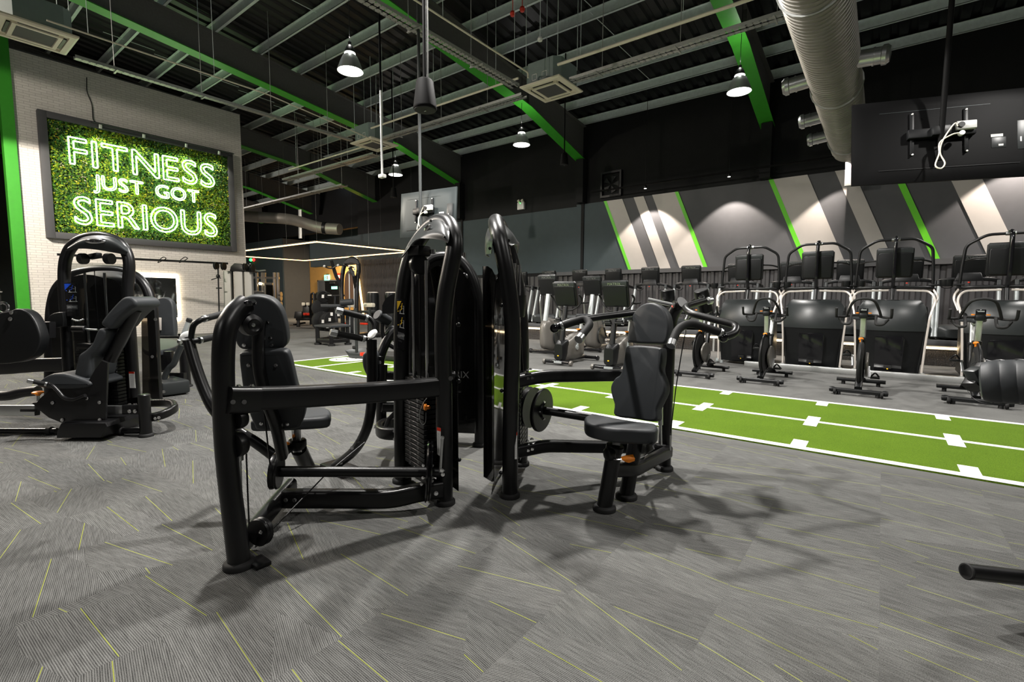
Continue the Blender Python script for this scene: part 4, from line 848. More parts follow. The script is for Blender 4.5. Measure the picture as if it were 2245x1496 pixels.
one('rail_scale', 'plastic', t, lambda bm: box(bm, (0, 0, 0), (.14, .022, .004), .002, frame(Q(185, 1258, 4.172), RT, UP)))
one('base_tube', 'black', t, lambda bm: cyl(bm, Q(-260, 1392, 4.22), Q(372, 1392, 4.22), .026, 16)); one('base_tube', 'black', t, lambda bm: cyl(bm, Q(690, 1392, 4.22), Q(940, 1392, 4.22), .026, 16))
one('tube_collar', 'rubber', t, lambda bm: cyl(bm, Q(312, 1392, 4.22), Q(342, 1392, 4.22), .037, 18, bev=.006)); one('tube_collar', 'rubber', t, lambda bm: cyl(bm, Q(782, 1392, 4.22), Q(808, 1392, 4.22), .037, 18, bev=.006))
fp_ = G(321, 957); one('end_column', 'black', t, lambda bm: cyl(bm, (fp_.x, fp_.y, .02), (fp_.x, fp_.y, .37), .045, 20, bev=.006)); foot(t, fp_, .056)
one('end_bracket', 'black', t, lambda bm: bar(bm, Qs([(818, 1250), (930, 1250)], 4.18), .06, .08, UP, .01)); bolts(t, Qs([(850, 1263), (886, 1263)], 4.145), -FW, .011); bolts(t, Qs([(850, 1218), (886, 1218)], 4.18), UP, .011)
one('base_loop', 'black', t, lambda bm: bar(bm, fillet([Q(950, 1308, 4.22), Q(1060, 1292, 4.22), Q(1150, 1245, 4.35), Q(1130, 1205, 4.62), Q(960, 1210, 4.7)], .18, 7), .055, .075, (0, 0, 1), .02)); bolts(t, Qs([(1018, 1310), (1042, 1305)], 4.19), -FW, .009)
side('foot_plate', [(-130, 690), (-60, 640), (0, 618), (60, 605), (120, 590), (190, 620), (236, 690), (263, 790), (240, 870), (190, 918), (100, 945), (-60, 950), (-130, 900)], 4.05, .09, 'plastic', .012, 4)
bolts(t, Qs([(68, 658), (75, 615)], 4.045), -FW, .012)
one('plate_arm', 'black', t, lambda bm: bar(bm, Qs([(235, 728), (345, 728)], 4.2), .06, .14, UP, .01)); bolts(t, Qs([(275, 735)], 4.165), -FW, .012)
one('plate_ring', 'chrome', t, lambda bm: sweep(bm, [Q(18+36*cos(a*pi/12), 585+34*sin(a*pi/12), 4.12) for a in range(24)], circ(.012, 8), None, False, closed=True))
side('bottle_holder', [(308, 690), (312, 650), (345, 622), (400, 612), (412, 625), (412, 705), (330, 712)], 4.35, .1, 'plastic', .008, 2)
path(t, 'side_handle', 'black', Qs([(305, 1085), (345, 1095), (385, 1135), (420, 1172), (480, 1188), (560, 1160)], 4.03), .0155, 5)
grip(t, Q(212, 1068, 3.98), Q(300, 1084, 4.02), .017, .0195)
one('adjust_knob', 'orange', t, lambda bm: lathe(bm, [(.0, 0), (.014, 0), (.02, .012), (.04, .02), (.04, .03), (.03, .036), (0, .038)], Matrix.Translation(Q(250, 1160, 4.12)), 20)); one('knob_stem', 'chrome', t, lambda bm: cyl(bm, Q(250, 1195, 4.12), Q(250, 1158, 4.12), .012, 12))
one('arm_shaft', 'steel', t, lambda bm: cyl(bm, Q(560, 724, 4.3), Q(640, 729, 4.3), .009, 12)); one('shaft_head', 'black', t, lambda bm: cyl(bm, Q(478, 722, 4.3), Q(562, 724, 4.3), .03, 16, bev=.004))
one('drive_chain', 'steel', t, lambda bm: [ball(bm, Q(478+11*i, 660+10*sin(i*.5), 4.34), .011, 8, (1.3, 1, .8)) for i in range(7)])
rect(t, 'rear_rail', 'black', Qs([(-150, 985), (60, 975), (240, 960), (420, 955)], 5.0), .06, .14)
path(t, 'lower_arm', 'black', Qs([(-60, 1165), (60, 1160), (150, 1140), (250, 1128)], 4.5), .045, 4)
# ---- machine beyond it with a separate seat and levers
t = thing('torso_machine', 'black weight machine with round topped pad and side levers in front of the lit mirror', 'exercise machine', (-7, 3, 0))
ap = Qs([(330, 1010), (334, 700), (345, 560), (380, 452), (470, 375), (580, 345), (690, 336), (800, 346), (890, 380), (955, 445), (993, 560), (1008, 720), (1018, 950), (1030, 1190)], 5.6)
path(t, 'tower_frame', 'black', ap, .055, 4, 18); foot(t, (ap[-1].x, ap[-1].y))
hood(t, 'hood', [Qs([(470, 385), (580, 352), (690, 342), (800, 352), (890, 390)], 5.52), Qs([(470, 420), (580, 398), (690, 392), (800, 398), (890, 430)], 5.45), Qs([(470, 470), (580, 452), (690, 450), (800, 452), (890, 470)], 5.48)], 'plastic')
c5 = (Q(330, 1170, 5.6)+ap[-1])/2; c5.z = 0; foot(t, Q(330, 1180, 5.6))
one('frame_upright', 'black', t, lambda bm: cyl(bm, Q(330, 1010, 5.6), (Q(330, 1180, 5.6).x, Q(330, 1180, 5.6).y, .02), .055, 18))
one('rear_shroud', 'smoke_dark', t, shroud, c5, rth, fwh*-.1, .9, .1, 1.15, 1.45)
one('side_window', 'smoke', t, lambda bm: prism(bm, Qs([(925, 560), (1010, 600), (1045, 1180), (935, 1170)], 5.45), fwh*.006)); bolts(t, Qs([(1000, 905), (1020, 660)], 5.44), -FW, .012)
stack(t, c5, rth, fwh*-1, .17, .7, .36)
one('back_pad', 'vinyl', t, lambda bm: prism(bm, smooth(Qs([(1010, 560), (1030, 525), (1070, 514), (1105, 525), (1128, 560), (1136, 640), (1140, 768), (1085, 774), (1012, 770), (1010, 660)], 6.1), 3, True), fwh*.08, .02, 4))
one('pad_mount', 'champagne', t, lambda bm: box(bm, (0, 0, 0), (.06, .16, .01), .004, frame(Q(1043, 690, 6.08), RT, UP)))
so = [G(a*k5, 480+b*k5, .55) for a, b in ((930, 830), (945, 800), (1040, 786), (1130, 790), (1172, 806), (1160, 835), (1060, 862), (960, 862))]
one('seat_pad', 'vinyl', t, lambda bm: prism(bm, smooth(so, 4, True), (0, 0, -.07), .02, 4)); sc5 = sum(so, V())/len(so)
one('seat_post', 'black', t, lambda bm: bar(bm, [sc5+V((0, 0, -.07)), V((sc5.x, sc5.y, .15))], .08, .1, FW, .02)); one('seat_frame', 'black', t, lambda bm: prism(bm, Qs([(1045, 870), (1120, 870), (1125, 950), (1080, 1000), (1050, 990)], 6.0), fwh*.06, .008))
one('grip_lever', 'silver', t, lambda bm: tube(bm, Qs([(1243, 662), (1220, 720), (1190, 790)], 6.0), .028, 14)); one('lever_cap', 'rubber', t, lambda bm: cyl(bm, Q(1246, 655, 6.0), Q(1236, 676, 6.0), .033, 14, bev=.004))
path(t, 'swing_arm', 'graphite', Qs([(1192, 830), (1165, 890), (1140, 950), (1105, 985), (1075, 1050)], 6.0), .035, 5); one('arm_pivot', 'steel', t, lambda bm: cyl(bm, Q(1172, 802, 5.98), Q(1190, 808, 5.98), .03, 14))
one('arm_bar', 'black', t, lambda bm: bar(bm, Qs([(1010, 776), (1180, 776)], 6.02), .04, .03, UP, .008))
fl = G(408, 848); one('frame_leg', 'black', t, lambda bm: cyl(bm, (fl.x, fl.y, .02), V((fl.x, fl.y, .72)), .06, 18)); foot(t, fl, .08)
one('leg_link', 'black', t, lambda bm: bar(bm, Qs([(1120, 1035), (1215, 1035)], 6.3), .06, .1, UP, .01))
fb = G(372, 863); one('foot_box', 'graphite', t, lambda bm: box(bm, (fb.x, fb.y, .1), (.5, .3, .17), .03, None)); bolts(t, Qs([(1060, 1140), (1075, 1135)], 5.75), -FW, .012)
# ---- machine cut off by the edge of the view
t = thing('leg_curl_machine', 'black machine cut by the picture edge, showing a stitched roller pad and a floor tube', 'exercise machine', (1.15, 1.6, 0))
ra, rb = D(2150, 837, 1.82), D(2420, 838, 1.60)
rl = one('roller_pad', 'vinyl', t, lambda bm: lathe(bm, [(0, -.002), (.055, 0), (.07, .006), (.0785, .025), (.08, .05), (.0775, .056), (.0805, .064), (.0805, .09), (.0775, .098), (.08, .104), (.082, .16), (.082, .45), (.07, .46), (0, .46)], axisM(ra, rb-ra), 36)); ORG[rl.name] = ORG[t.name]
one('stitching', 'graphite', rl, lambda bm: [sweep(bm, [ra+(rb-ra).normalized()*u+(UP*cos(a*pi/20)+FW*sin(a*pi/20))*.0815 for a in range(40)], circ(.0009, 5), None, False, closed=True) for u in (.052, .101, .012)][:0] or [sweep(bm, [ra+(rb-ra).normalized()*u+(UP*cos(a*pi/20)+FW*sin(a*pi/20))*.0803 for a in range(40)], circ(.0009, 5), None, False, closed=True) for u in (.051, .103)])
one('pad_bracket', 'black', t, lambda bm: bar(bm, [D(2132, 850, 1.86), D(2150, 822, 1.87), D(2165, 805, 1.88)], .05, .06, FW, .01)); one('bracket_end', 'graphite', t, lambda bm: box(bm, (0, 0, 0), (.045, .07, .05), .006, frame(D(2142, 826, 1.85), RT+UP*.5, UP)))
fa, fb_ = D(2117, 1253, 1.82), D(2400, 1285, 1.86)
one('floor_tube', 'black', t, lambda bm: cyl(bm, fa, fb_, .029, 22, bev=.005)); one('tube_end', 'rubber', t, lambda bm: cyl(bm, fa, fa+(fb_-fa)*.02, .0302, 22, bev=.003))
pt = D(2262, 1122, 2.0); one('pedal_tube', 'black', t, lambda bm: cyl(bm, pt, pt+RT*.3, .03, 18, bev=.006))
e1 = V((fb_.x, fb_.y, 0)); one('upright', 'black', t, lambda bm: (cyl(bm, e1, V((e1.x, e1.y, .85)), .045, 18), cyl(bm, V((e1.x, e1.y, .8)), rb, .03, 14), cyl(bm, pt+RT*.3, V((e1.x, e1.y, pt.z)), .03, 14))); foot(t, e1)
# ================================================================== cardio machines (built once at the origin, front towards -Y)
def shell(bm, secs, seg=20, pw=.5):
    """closed hull through sections (centre, half width x, half height z) along y"""
    rings = []
    for (cx, cy, cz), a, b in secs:
        r = []
        for i in range(seg):
            t_ = 2*pi*i/seg; c, s = cos(t_), sin(t_)
            r.append(bm.verts.new((cx+a*math.copysign(abs(c)**pw, c), cy, cz+b*math.copysign(abs(s)**pw, s))))
        rings.append(r)
    for a, b in zip(rings, rings[1:]):
        for i in range(seg): bm.faces.new((a[i], a[(i+1) % seg], b[(i+1) % seg], b[i]))
    bm.faces.new(rings[0]); bm.faces.new(rings[-1])
def console(t, c, w=.48, h=.46, tilt=.25, light=True):
    """screen unit seen from behind, lettering along its top edge"""
    Mx = Matrix.Translation(c) @ Matrix.Rotation(tilt, 4, 'X')     # local x right, z up, -y the back we see
    o = [(-w/2+.02, -h/2), (w/2-.02, -h/2), (w/2, -h/2+.03), (w/2+.005, h/2-.03), (w/2-.02, h/2), (-w/2+.02, h/2), (-w/2-.005, h/2-.03), (-w/2, -h/2+.03)]
    cs = one('console', 'plastic', t, lambda bm: prism(bm, [Mx @ V((a, .05, b)) for a, b in o], (Mx.to_3x3() @ V((0, -.06, 0))), .012, 3)); ORG[cs.name] = ORG[t.name]
    one('console_back', 'plastic', cs, lambda bm: prism(bm, [Mx @ V((a*.9, -.008, b*.80-.03)) for a, b in o], (Mx.to_3x3() @ V((0, -.03, 0))), .012, 3))
    one('console_brow', 'graphite', cs, lambda bm: prism(bm, [Mx @ V((a, -.009, b)) for a, b in ((-w/2+.01, h/2-.10), (w/2-.01, h/2-.10), (w/2-.005, h/2-.01), (-w/2+.005, h/2-.01))], (Mx.to_3x3() @ V((0, -.022, 0))), .008, 2))
    one('screen', 'gloss', cs, lambda bm: box(bm, (0, .052, 0), (w*.9, .006, h*.85), .002, Mx))
    textmesh('console_lettering', 'MATRIX', .062, Mx @ Matrix.Translation((0, -.0325, h/2-.055)) @ Matrix.Rotation(pi/2, 4, 'X'), 'steel' if light else 'graphite', cs, .0006, spacing=1.1)
    one('vent_light', 'white', cs, lambda bm: box(bm, (w*.42, -.022, -h*.36), (.016, .004, .07), .002, Mx))
    return Mx
def thing0(name, cat, group): return thing(name, 'x', cat, (0, 0, 0), group)
PR = {}
# ---- spinning bike
t = PR['spin'] = thing0('spin_bike', 'exercise bike', 'spinning bikes by the turf lane')
def stab(bm, y, w):
    cyl(bm, (-w/2, y, .062), (w/2, y, .062), .026, 16); box(bm, (0, y, .045), (w*.86, .05, .02), .006)
    for s in (-1, 1): lathe(bm, [(.0, -.03), (.03, -.028), (.036, 0), (.03, .03), (0, .034)], axisM((s*(w/2-.01), y, .062), (s, 0, 0)), 16)
one('front_stabilizer', 'plastic', t, stab, -.5, .56)
for s in (-1, 1): one('transport_wheel', 'rubber', t, lambda bm: lathe(bm, [(.0, -.015), (.033, -.015), (.038, -.006), (.038, .006), (.033, .015), (0, .015)], axisM((s*.24, -.535, .045), (1, 0, 0)), 18)); one('levelling_foot', 'rubber', t, lambda bm: (cyl(bm, (s*.2, .48, 0), (s*.2, .48, .05), .024, 12), cyl(bm, (s*.2, -.5, 0), (s*.2, -.5, .05), .024, 12)))
one('rear_stabilizer', 'plastic', t, lambda bm: (bar(bm, [(-.28, .48, .068), (.28, .48, .068)], .085, .045, (0, 0, 1), .014), tube(bm, fillet([(-.05, .44, .08), (-.05, .37, .12), (.05, .37, .12), (.05, .44, .08)], .03), .008, 8)))
one('flywheel', 'rubber', t, lambda bm: lathe(bm, [(.02, -.03), (.24, -.03), (.262, -.02), (.266, 0), (.262, .02), (.24, .03), (.02, .03)], axisM((0, -.26, .4), (1, 0, 0)), 44))
one('flywheel_rim', 'graphite', t, lambda bm: lathe(bm, [(.10, -.034), (.20, -.034), (.2, -.031), (.10, -.031)], axisM((0, -.26, .4), (1, 0, 0)), 36))
def guard(bm):
    P = [(0, -.26+.272*cos(a), .4+.272*sin(a)) for a in [radians(x) for x in range(230, -60, -10)]]
    sweep(bm, P, rrect(.07, .014, .004), (1, 0, 0))
one('flywheel_guard', 'plastic', t, guard)
one('main_frame', 'plastic', t, lambda bm: (bar(bm, fillet([(0, -.47, .09), (0, -.36, .13), (0, .1, .28), (0, .46, .09)], .12), .06, .08, (1, 0, 0), .02), bar(bm, [(0, -.06, .30), (0, -.16, .72)], .075, .075, (1, 0, 0), .02), bar(bm, [(0, .08, .28), (0, .21, .66)], .07, .07, (1, 0, 0), .02), bar(bm, [(0, -.14, .6), (0, .12, .38)], .05, .06, (1, 0, 0), .02)))
one('crank_cover', 'grey_shell', t, lambda bm: prism(bm, smooth([(.05, -.36, .42), (.05, -.2, .52), (.05, .0, .5), (.05, .12, .36), (.05, .06, .22), (.05, -.1, .2), (.05, -.3, .28)], 4, True), (.03, 0, 0), .01, 2))
one('handlebar_post', 'alu', t, lambda bm: bar(bm, [(0, -.15, .68), (0, -.215, .98)], .05, .06, (1, 0, 0), .012)); one('seat_post', 'alu', t, lambda bm: bar(bm, [(0, .2, .62), (0, .28, .92)], .05, .055, (1, 0, 0), .012))
one('post_collar', 'plastic', t, lambda bm: (box(bm, (0, -.15, .70), (.085, .09, .05), .012), box(bm, (0, .21, .66), (.08, .08, .05), .012)))
def hbar(bm):
    r = .0155
    for s in (-1, 1):
        tube(bm, smooth([(s*.02, -.2, 1.0), (s*.12, -.2, 1.005), (s*.2, -.22, .985), (s*.27, -.27, .985), (s*.28, -.37, 1.0), (s*.28, -.42, 1.10)], 5), r, 10)
        tube(bm, smooth([(s*.13, -.24, 1.0), (s*.13, -.32, .93), (s*.14, -.37, .90), (s*.2, -.36, .90), (s*.25, -.30, .96)], 5), r, 10)
    tube(bm, smooth([(-.18, -.22, .99), (-.15, -.28, 1.09), (-.1, -.35, 1.19), (0, -.37, 1.22), (.1, -.35, 1.19), (.15, -.28, 1.09), (.18, -.22, .99)], 5), r, 10)
one('handlebar', 'rubber', t, hbar); one('bike_computer', 'gloss', t, lambda bm: box(bm, (0, -.25, 1.06), (.09, .03, .075), .008, None)); one('computer_screen', 'exitgreen' if 0 else 'silver', t, lambda bm: box(bm, (0, -.266, 1.075), (.06, .002, .014), 0))
one('stem', 'plastic', t, lambda bm: box(bm, (0, -.22, 1.0), (.09, .12, .07), .015))
for s in (-1, 1): one('adjust_tab', 'orange', t, lambda bm: box(bm, (s*.065, -.25, 1.035), (.035, .03, .016), .006))
one('brake_knob', 'orange', t, lambda bm: (ball(bm, (-.01, -.19, .70), .03, 12, (1, .8, .7)), cyl(bm, (-.01, -.19, .655), (-.01, -.19, .70), .014, 10)))
one('seat', 'vinyl', t, lambda bm: prism(bm, smooth([(-.03, .10, .93), (.03, .10, .93), (.045, .22, .93), (.12, .33, .93), (.12, .39, .93), (0, .41, .93), (-.12, .39, .93), (-.12, .33, .93), (-.045, .22, .93)], 4, True), (0, 0, .06), .02, 3)); one('seat_slider', 'steel', t, lambda bm: box(bm, (0, .28, .915), (.04, .22, .03), .006))
def crank(bm, s): bar(bm, [(s*.085, -.02, .33), (s*.1, -.02-.1*s, .33-.13*s)], .02, .03, (1, 0, 0), .006)
for s in (-1, 1):
    one('crank_arm', 'steel', t, crank, s)
    one('pedal', 'plastic', t, lambda bm: (box(bm, (s*.16, -.02-.1*s, .33-.13*s), (.1, .08, .025), .006), tube(bm, smooth([(s*.12, -.06-.1*s, .35-.13*s), (s*.16, -.1-.1*s, .40-.13*s), (s*.2, -.06-.1*s, .35-.13*s)], 4), .01, 8)))
# ---- stair climber
t = PR['climb'] = thing0('stair_climber', 'stair climber', 'stair climbers behind the spinning bikes')
def front(bm, zs):
    rows = []
    for z, w, y, bow in zs: rows.append([(w/2*u, y+bow*(u*u)+(.35 if abs(u) == 1.001 else 0), z) for u in (-1, -.85, -.6, -.3, 0, .3, .6, .85, 1)])
    sheet(bm, rows, .02)
one('upper_shroud', 'graphite', t, front, [(.72, .90, -.03, .16), (.80, .92, -.04, .16), (.98, .90, .0, .16), (1.10, .84, .05, .15), (1.19, .72, .13, .10), (1.21, .66, .2, .06)], ang=60)
one('lower_shroud', 'plastic', t, front, [(.05, .74, .06, .12), (.3, .78, .04, .13), (.55, .84, .01, .15), (.73, .90, -.02, .16)], ang=60)
one('access_panel', 'gloss', t, lambda bm: prism(bm, [(-.17, .03, .08), (.17, .03, .08), (.19, .0, .6), (.17, -.01, .64), (-.17, -.01, .64), (-.19, .0, .6)], (0, -.02, 0), .006, 2))
one('power_inlet', 'rubber', t, lambda bm: box(bm, (0, .0, .15), (.1, .04, .06), .006)); one('inlet_tag', 'yellow', t, lambda bm: box(bm, (.0, -.022, .12), (.02, .004, .016), .001))
for s in (-1, 1):
    one('side_panel', 'plastic', t, lambda bm: prism(bm, [(s*.36, .18, .04), (s*.36, 1.25, .04), (s*.36, 1.2, .3), (s*.40, .9, .75), (s*.42, .4, 1.1), (s*.42, .12, 1.0), (s*.42, .12, .7)], (s*.03, 0, 0), .006, 2))
    one('side_rail', 'champagne', t, lambda bm: (bar(bm, fillet([(s*.42, .10, .05), (s*.44, .12, .5), (s*.47, .12, .95), (s*.53, .25, 1.22), (s*.46, .33, 1.345), (s*.05, .33, 1.36)], .09, 6), .03, .022, (0, 1, .2), .006), bar(bm, fillet([(s*.50, .30, 1.05), (s*.57, .36, 1.26), (s*.49, .45, 1.39)], .08, 6), .03, .022, (0, 1, .2), .006)))
    one('foot_wheel', 'silver', t, lambda bm: (lathe(bm, [(0, -.02), (.04, -.02), (.045, 0), (.04, .02), (0, .02)], axisM((s*.43, .04, .045), (1, .5, 0)), 16), cyl(bm, (s*.36, .1, .0), (s*.36, .1, .05), .03, 14)))
    one('cup_holder', 'plastic', t, lambda bm: lathe(bm, [(0, -.055), (.05, -.055), (.06, -.04), (.064, .05), (.058, .05), (.052, -.035), (0, -.04)], Matrix.Translation((s*.63, .45, 1.47)), 20)); one('holder_arm', 'plastic', t, lambda bm: box(bm, (s*.52, .45, 1.44), (.16, .05, .03), .008))
    one('cross_arm', 'plastic', t, lambda bm: tube(bm, smooth([(s*.46, .45, 1.80), (s*.36, .40, 1.83), (s*.2, .33, 1.84)], 4), .014, 10))
one('hand_rail', 'plastic', t, lambda bm: tube(bm, fillet([(-.50, .62, 1.30), (-.50, .46, 1.36), (-.485, .45, 1.7), (-.46, .44, 2.03), (-.24, .38, 2.17), (.24, .38, 2.17), (.46, .44, 2.03), (.485, .45, 1.7), (.50, .46, 1.36), (.50, .62, 1.30)], .07, 5), .021, 14))
one('handle_bridge', 'plastic', t, lambda bm: bar(bm, smooth([(-.52, .5, 1.37), (-.4, .36, 1.40), (0, .33, 1.405), (.4, .36, 1.40), (.52, .5, 1.37)], 5), .05, .05, (0, 0, 1), .02))
console(t, V((0, .33, 1.80)), .47, .48, .1, False)
one('mast', 'gloss', t, lambda bm: (bar(bm, smooth([(0, .38, 2.185), (0, .30, 2.17), (0, .245, 2.10), (0, .235, 1.85), (0, .235, 1.6), (0, .28, 1.49), (0, .33, 1.40)], 5), .09, .05, (1, 0, 0), .02)))
one('lower_mast', 'plastic', t, lambda bm: (bar(bm, [(0, .33, 1.42), (0, .26, 1.2)], .06, .05, (1, 0, 0), .015), box(bm, (0, .2, 1.2), (.2, .1, .02), .008)))
one('rail_clamp', 'steel', t, lambda bm: cyl(bm, (-.055, .38, 2.17), (.055, .38, 2.17), .029, 16))
for i in range(4): one('stair_step', 'rubber', t, lambda bm: box(bm, (0, 1.15-.25*i, .22+.2*i), (.68, .26, .05), .01))
# ---- treadmill
t = PR['mill'] = thing0('treadmill', 'treadmill', 'treadmills on the platform')
one('motor_hood', 'graphite', t, lambda bm: shell(bm, [((0, .02, .13), .30, .08), ((0, .08, .15), .40, .12), ((0, .35, .16), .42, .13), ((0, .55, .12), .40, .09)], 24, .35))
one('deck', 'plastic', t, lambda bm: box(bm, (0, 1.1, .14), (.62, 1.3, .06), .01)); one('belt', 'rubber', t, lambda bm: box(bm, (0, 1.1, .172), (.52, 1.28, .006), .001)); one('end_roller', 'plastic', t, lambda bm: cyl(bm, (-.36, 1.75, .13), (.36, 1.75, .13), .05, 16))
for s in (-1, 1):
    one('side_rail', 'silver', t, lambda bm: box(bm, (s*.37, 1.1, .15), (.12, 1.3, .05), .012)); one('upright', 'silver', t, lambda bm: bar(bm, [(s*.42, .12, .05), (s*.41, .42, 1.06)], .09, .055, (1, 0, 0), .02))
    one('hand_rail', 'plastic', t, lambda bm: bar(bm, smooth([(s*.10, .40, 1.14), (s*.28, .40, 1.13), (s*.41, .44, 1.10), (s*.43, .55, 1.08), (s*.43, .85, 1.05)], 5), .05, .075, (0, 0, 1), .022)); one('lower_grip', 'rubber', t, lambda bm: tube(bm, fillet([(s*.40, .42, 1.02), (s*.33, .40, .98), (s*.24, .40, .98), (s*.2, .42, 1.03)], .03), .014, 8)); one('rail_cap', 'graphite', t, lambda bm: bar(bm, [(s*.41, .40, 1.0), (s*.41, .44, 1.1)], .1, .065, (1, 0, 0), .02)); one('rear_foot', 'rubber', t, lambda bm: cyl(bm, (s*.32, 1.6, 0), (s*.32, 1.6, .13), .03, 12)); one('front_foot', 'rubber', t, lambda bm: cyl(bm, (s*.3, .2, 0), (s*.3, .2, .1), .035, 12))
console(t, V((0, .38, 1.36)), .47, .44, .18)
one('console_neck', 'plastic', t, lambda bm: prism(bm, [(-.2, .33, 1.10), (.2, .33, 1.10), (.16, .36, 1.26), (-.16, .36, 1.26)], (0, .1, 0), .015, 2)); one('stop_key', 'red', t, lambda bm: box(bm, (0, .33, 1.075), (.03, .02, .02), .005))
# ---- upright bike
t = PR['upright'] = thing0('upright_bike', 'exercise bike', 'upright bikes with screens')
one('front_stabilizer', 'gloss', t, lambda bm: bar(bm, [(-.25, -.52, .06), (.25, -.52, .06)], .085, .06, (0, 0, 1), .02))
for s in (-1, 1): one('transport_wheel', 'grey_shell', t, lambda bm: lathe(bm, [(0, -.025), (.04, -.025), (.05, -.01), (.05, .01), (.04, .025), (0, .025)], axisM((s*.28, -.52, .055), (1, 0, 0)), 20))
one('bar_sticker', 'silver', t, lambda bm: box(bm, (.03, -.563, .062), (.16, .002, .04), 0)); one('rear_stabilizer', 'gloss', t, lambda bm: (bar(bm, [(-.25, .5, .06), (.25, .5, .06)], .085, .06, (0, 0, 1), .02), [lathe(bm, [(0, -.03), (.04, -.025), (.045, 0), (.04, .025), (0, .03)], axisM((s*.28, .5, .055), (1, 0, 0)), 16) for s in (-1, 1)]))
one('base_beam', 'gloss', t, lambda bm: bar(bm, [(0, -.5, .07), (0, .5, .07)], .1, .06, (0, 0, 1), .02))
one('body_shell', 'grey_shell', t, lambda bm: shell(bm, [((0, -.46, .24), .08, .13), ((0, -.40, .25), .105, .17), ((0, -.2, .27), .115, .19), ((0, .0, .30), .115, .24), ((0, .16, .32), .11, .25), ((0, .30, .28), .09, .18), ((0, .37, .24), .04, .08)], 28, .55), ang=60)
one('front_cover', 'plastic', t, lambda bm: shell(bm, [((0, -.50, .24), .085, .14), ((0, -.40, .26), .112, .185), ((0, -.30, .34), .105, .12)], 24, .4))
one('port_lamp', 'yellow', t, lambda bm: box(bm, (.0, -.503, .17), (.03, .006, .02), .003)); textmesh('shell_lettering', 'MATRIX', .045, Matrix.Translation((.119, .02, .38)) @ Matrix.Rotation(pi/2, 4, 'Z') @ Matrix.Rotation(pi/2, 4, 'X'), 'steel', t, .002)
one('mast', 'plastic', t, lambda bm: bar(bm, [(0, -.38, .38), (0, -.26, 1.06)], .075, .095, (1, 0, 0), .03))
for s in (-1, 1): one('tray_cup', 'plastic', t, lambda bm: (box(bm, (s*.11, -.33, .80), (.15, .11, .03), .012), box(bm, (s*.11, -.33, .83), (.11, .07, .05), .02)))
console(t, V((0, -.28, 1.29)), .46, .46, .28)
def hb2(bm):
    for s in (-1, 1):
        tube(bm, smooth([(0, -.26, 1.0), (s*.12, -.24, 1.0), (s*.24, -.2, 1.08), (s*.3, -.2, 1.2), (s*.3, -.3, 1.28)], 5), .017, 10); tube(bm, smooth([(s*.26, -.2, 1.13), (s*.30, -.1, 1.13), (s*.30, .06, 1.14)], 4), .017, 10)
one('handlebar', 'rubber', t, hb2)
one('seat_tube', 'silver', t, lambda bm: bar(bm, [(0, .26, .3), (0, .36, .82)], .06, .06, (1, 0, 0), .02)); one('seat_sleeve', 'plastic', t, lambda bm: bar(bm, [(0, .24, .38), (0, .29, .62)], .09, .09, (1, 0, 0), .03)); one('seat_lever', 'orange', t, lambda bm: box(bm, (0, .22, .62), (.07, .06, .025), .008))
one('seat', 'vinyl', t, lambda bm: prism(bm, smooth([(-.04, .18, .83), (.04, .18, .83), (.07, .28, .83), (.15, .38, .83), (.14, .48, .83), (0, .5, .83), (-.14, .48, .83), (-.15, .38, .83), (-.07, .28, .83)], 4, True), (0, 0, .08), .028, 3))
for s in (-1, 1):
    one('crank_arm', 'silver', t, lambda bm: (bar(bm, [(s*.125, -.02, .30), (s*.135, -.02, .30+.17*s)], .022, .036, (1, 0, 0), .01), cyl(bm, (s*.11, -.02, .30), (s*.13, -.02, .30), .05, 20))); one('pedal', 'plastic', t, lambda bm: (box(bm, (s*.19, -.02, .30+.17*s), (.1, .09, .03), .008), tube(bm, smooth([(s*.15, -.05, .31+.17*s), (s*.19, -.06, .37+.17*s), (s*.23, -.05, .31+.17*s)], 4), .008, 6)))
# ---- elliptical trainer
t = PR['ellip'] = thing0('elliptical_trainer', 'elliptical trainer', 'elliptical trainers in front of the platform')
one('front_shell', 'grey_shell', t, lambda bm: shell(bm, [((0, -.42, .40), .05, .2), ((0, -.36, .42), .10, .30), ((0, -.15, .42), .13, .36), ((0, .1, .40), .13, .34), ((0, .26, .36), .09, .22), ((0, .32, .34), .03, .08)], 28, .6), ang=60)
one('front_stabilizer', 'gloss', t, lambda bm: (bar(bm, [(-.3, -.38, .05), (.3, -.38, .05)], .08, .06, (0, 0, 1), .02), [lathe(bm, [(0, -.03), (.045, -.025), (.05, 0), (.045, .025), (0, .03)], axisM((s*.32, -.38, .05), (1, 0, 0)), 16) for s in (-1, 1)])); one('rear_stabilizer', 'gloss', t, lambda bm: bar(bm, [(-.33, 1.2, .05), (.33, 1.2, .05)], .08, .06, (0, 0, 1), .02)); one('base_beam', 'grey_shell', t, lambda bm: bar(bm, [(0, -.4, .07), (0, 1.2, .07)], .1, .07, (0, 0, 1), .02))
one('mast', 'silver', t, lambda bm: bar(bm, [(0, -.3, .7), (0, -.18, 1.3)], .085, .10, (1, 0, 0), .03))
console(t, V((0, -.2, 1.5)), .46, .46, .25)
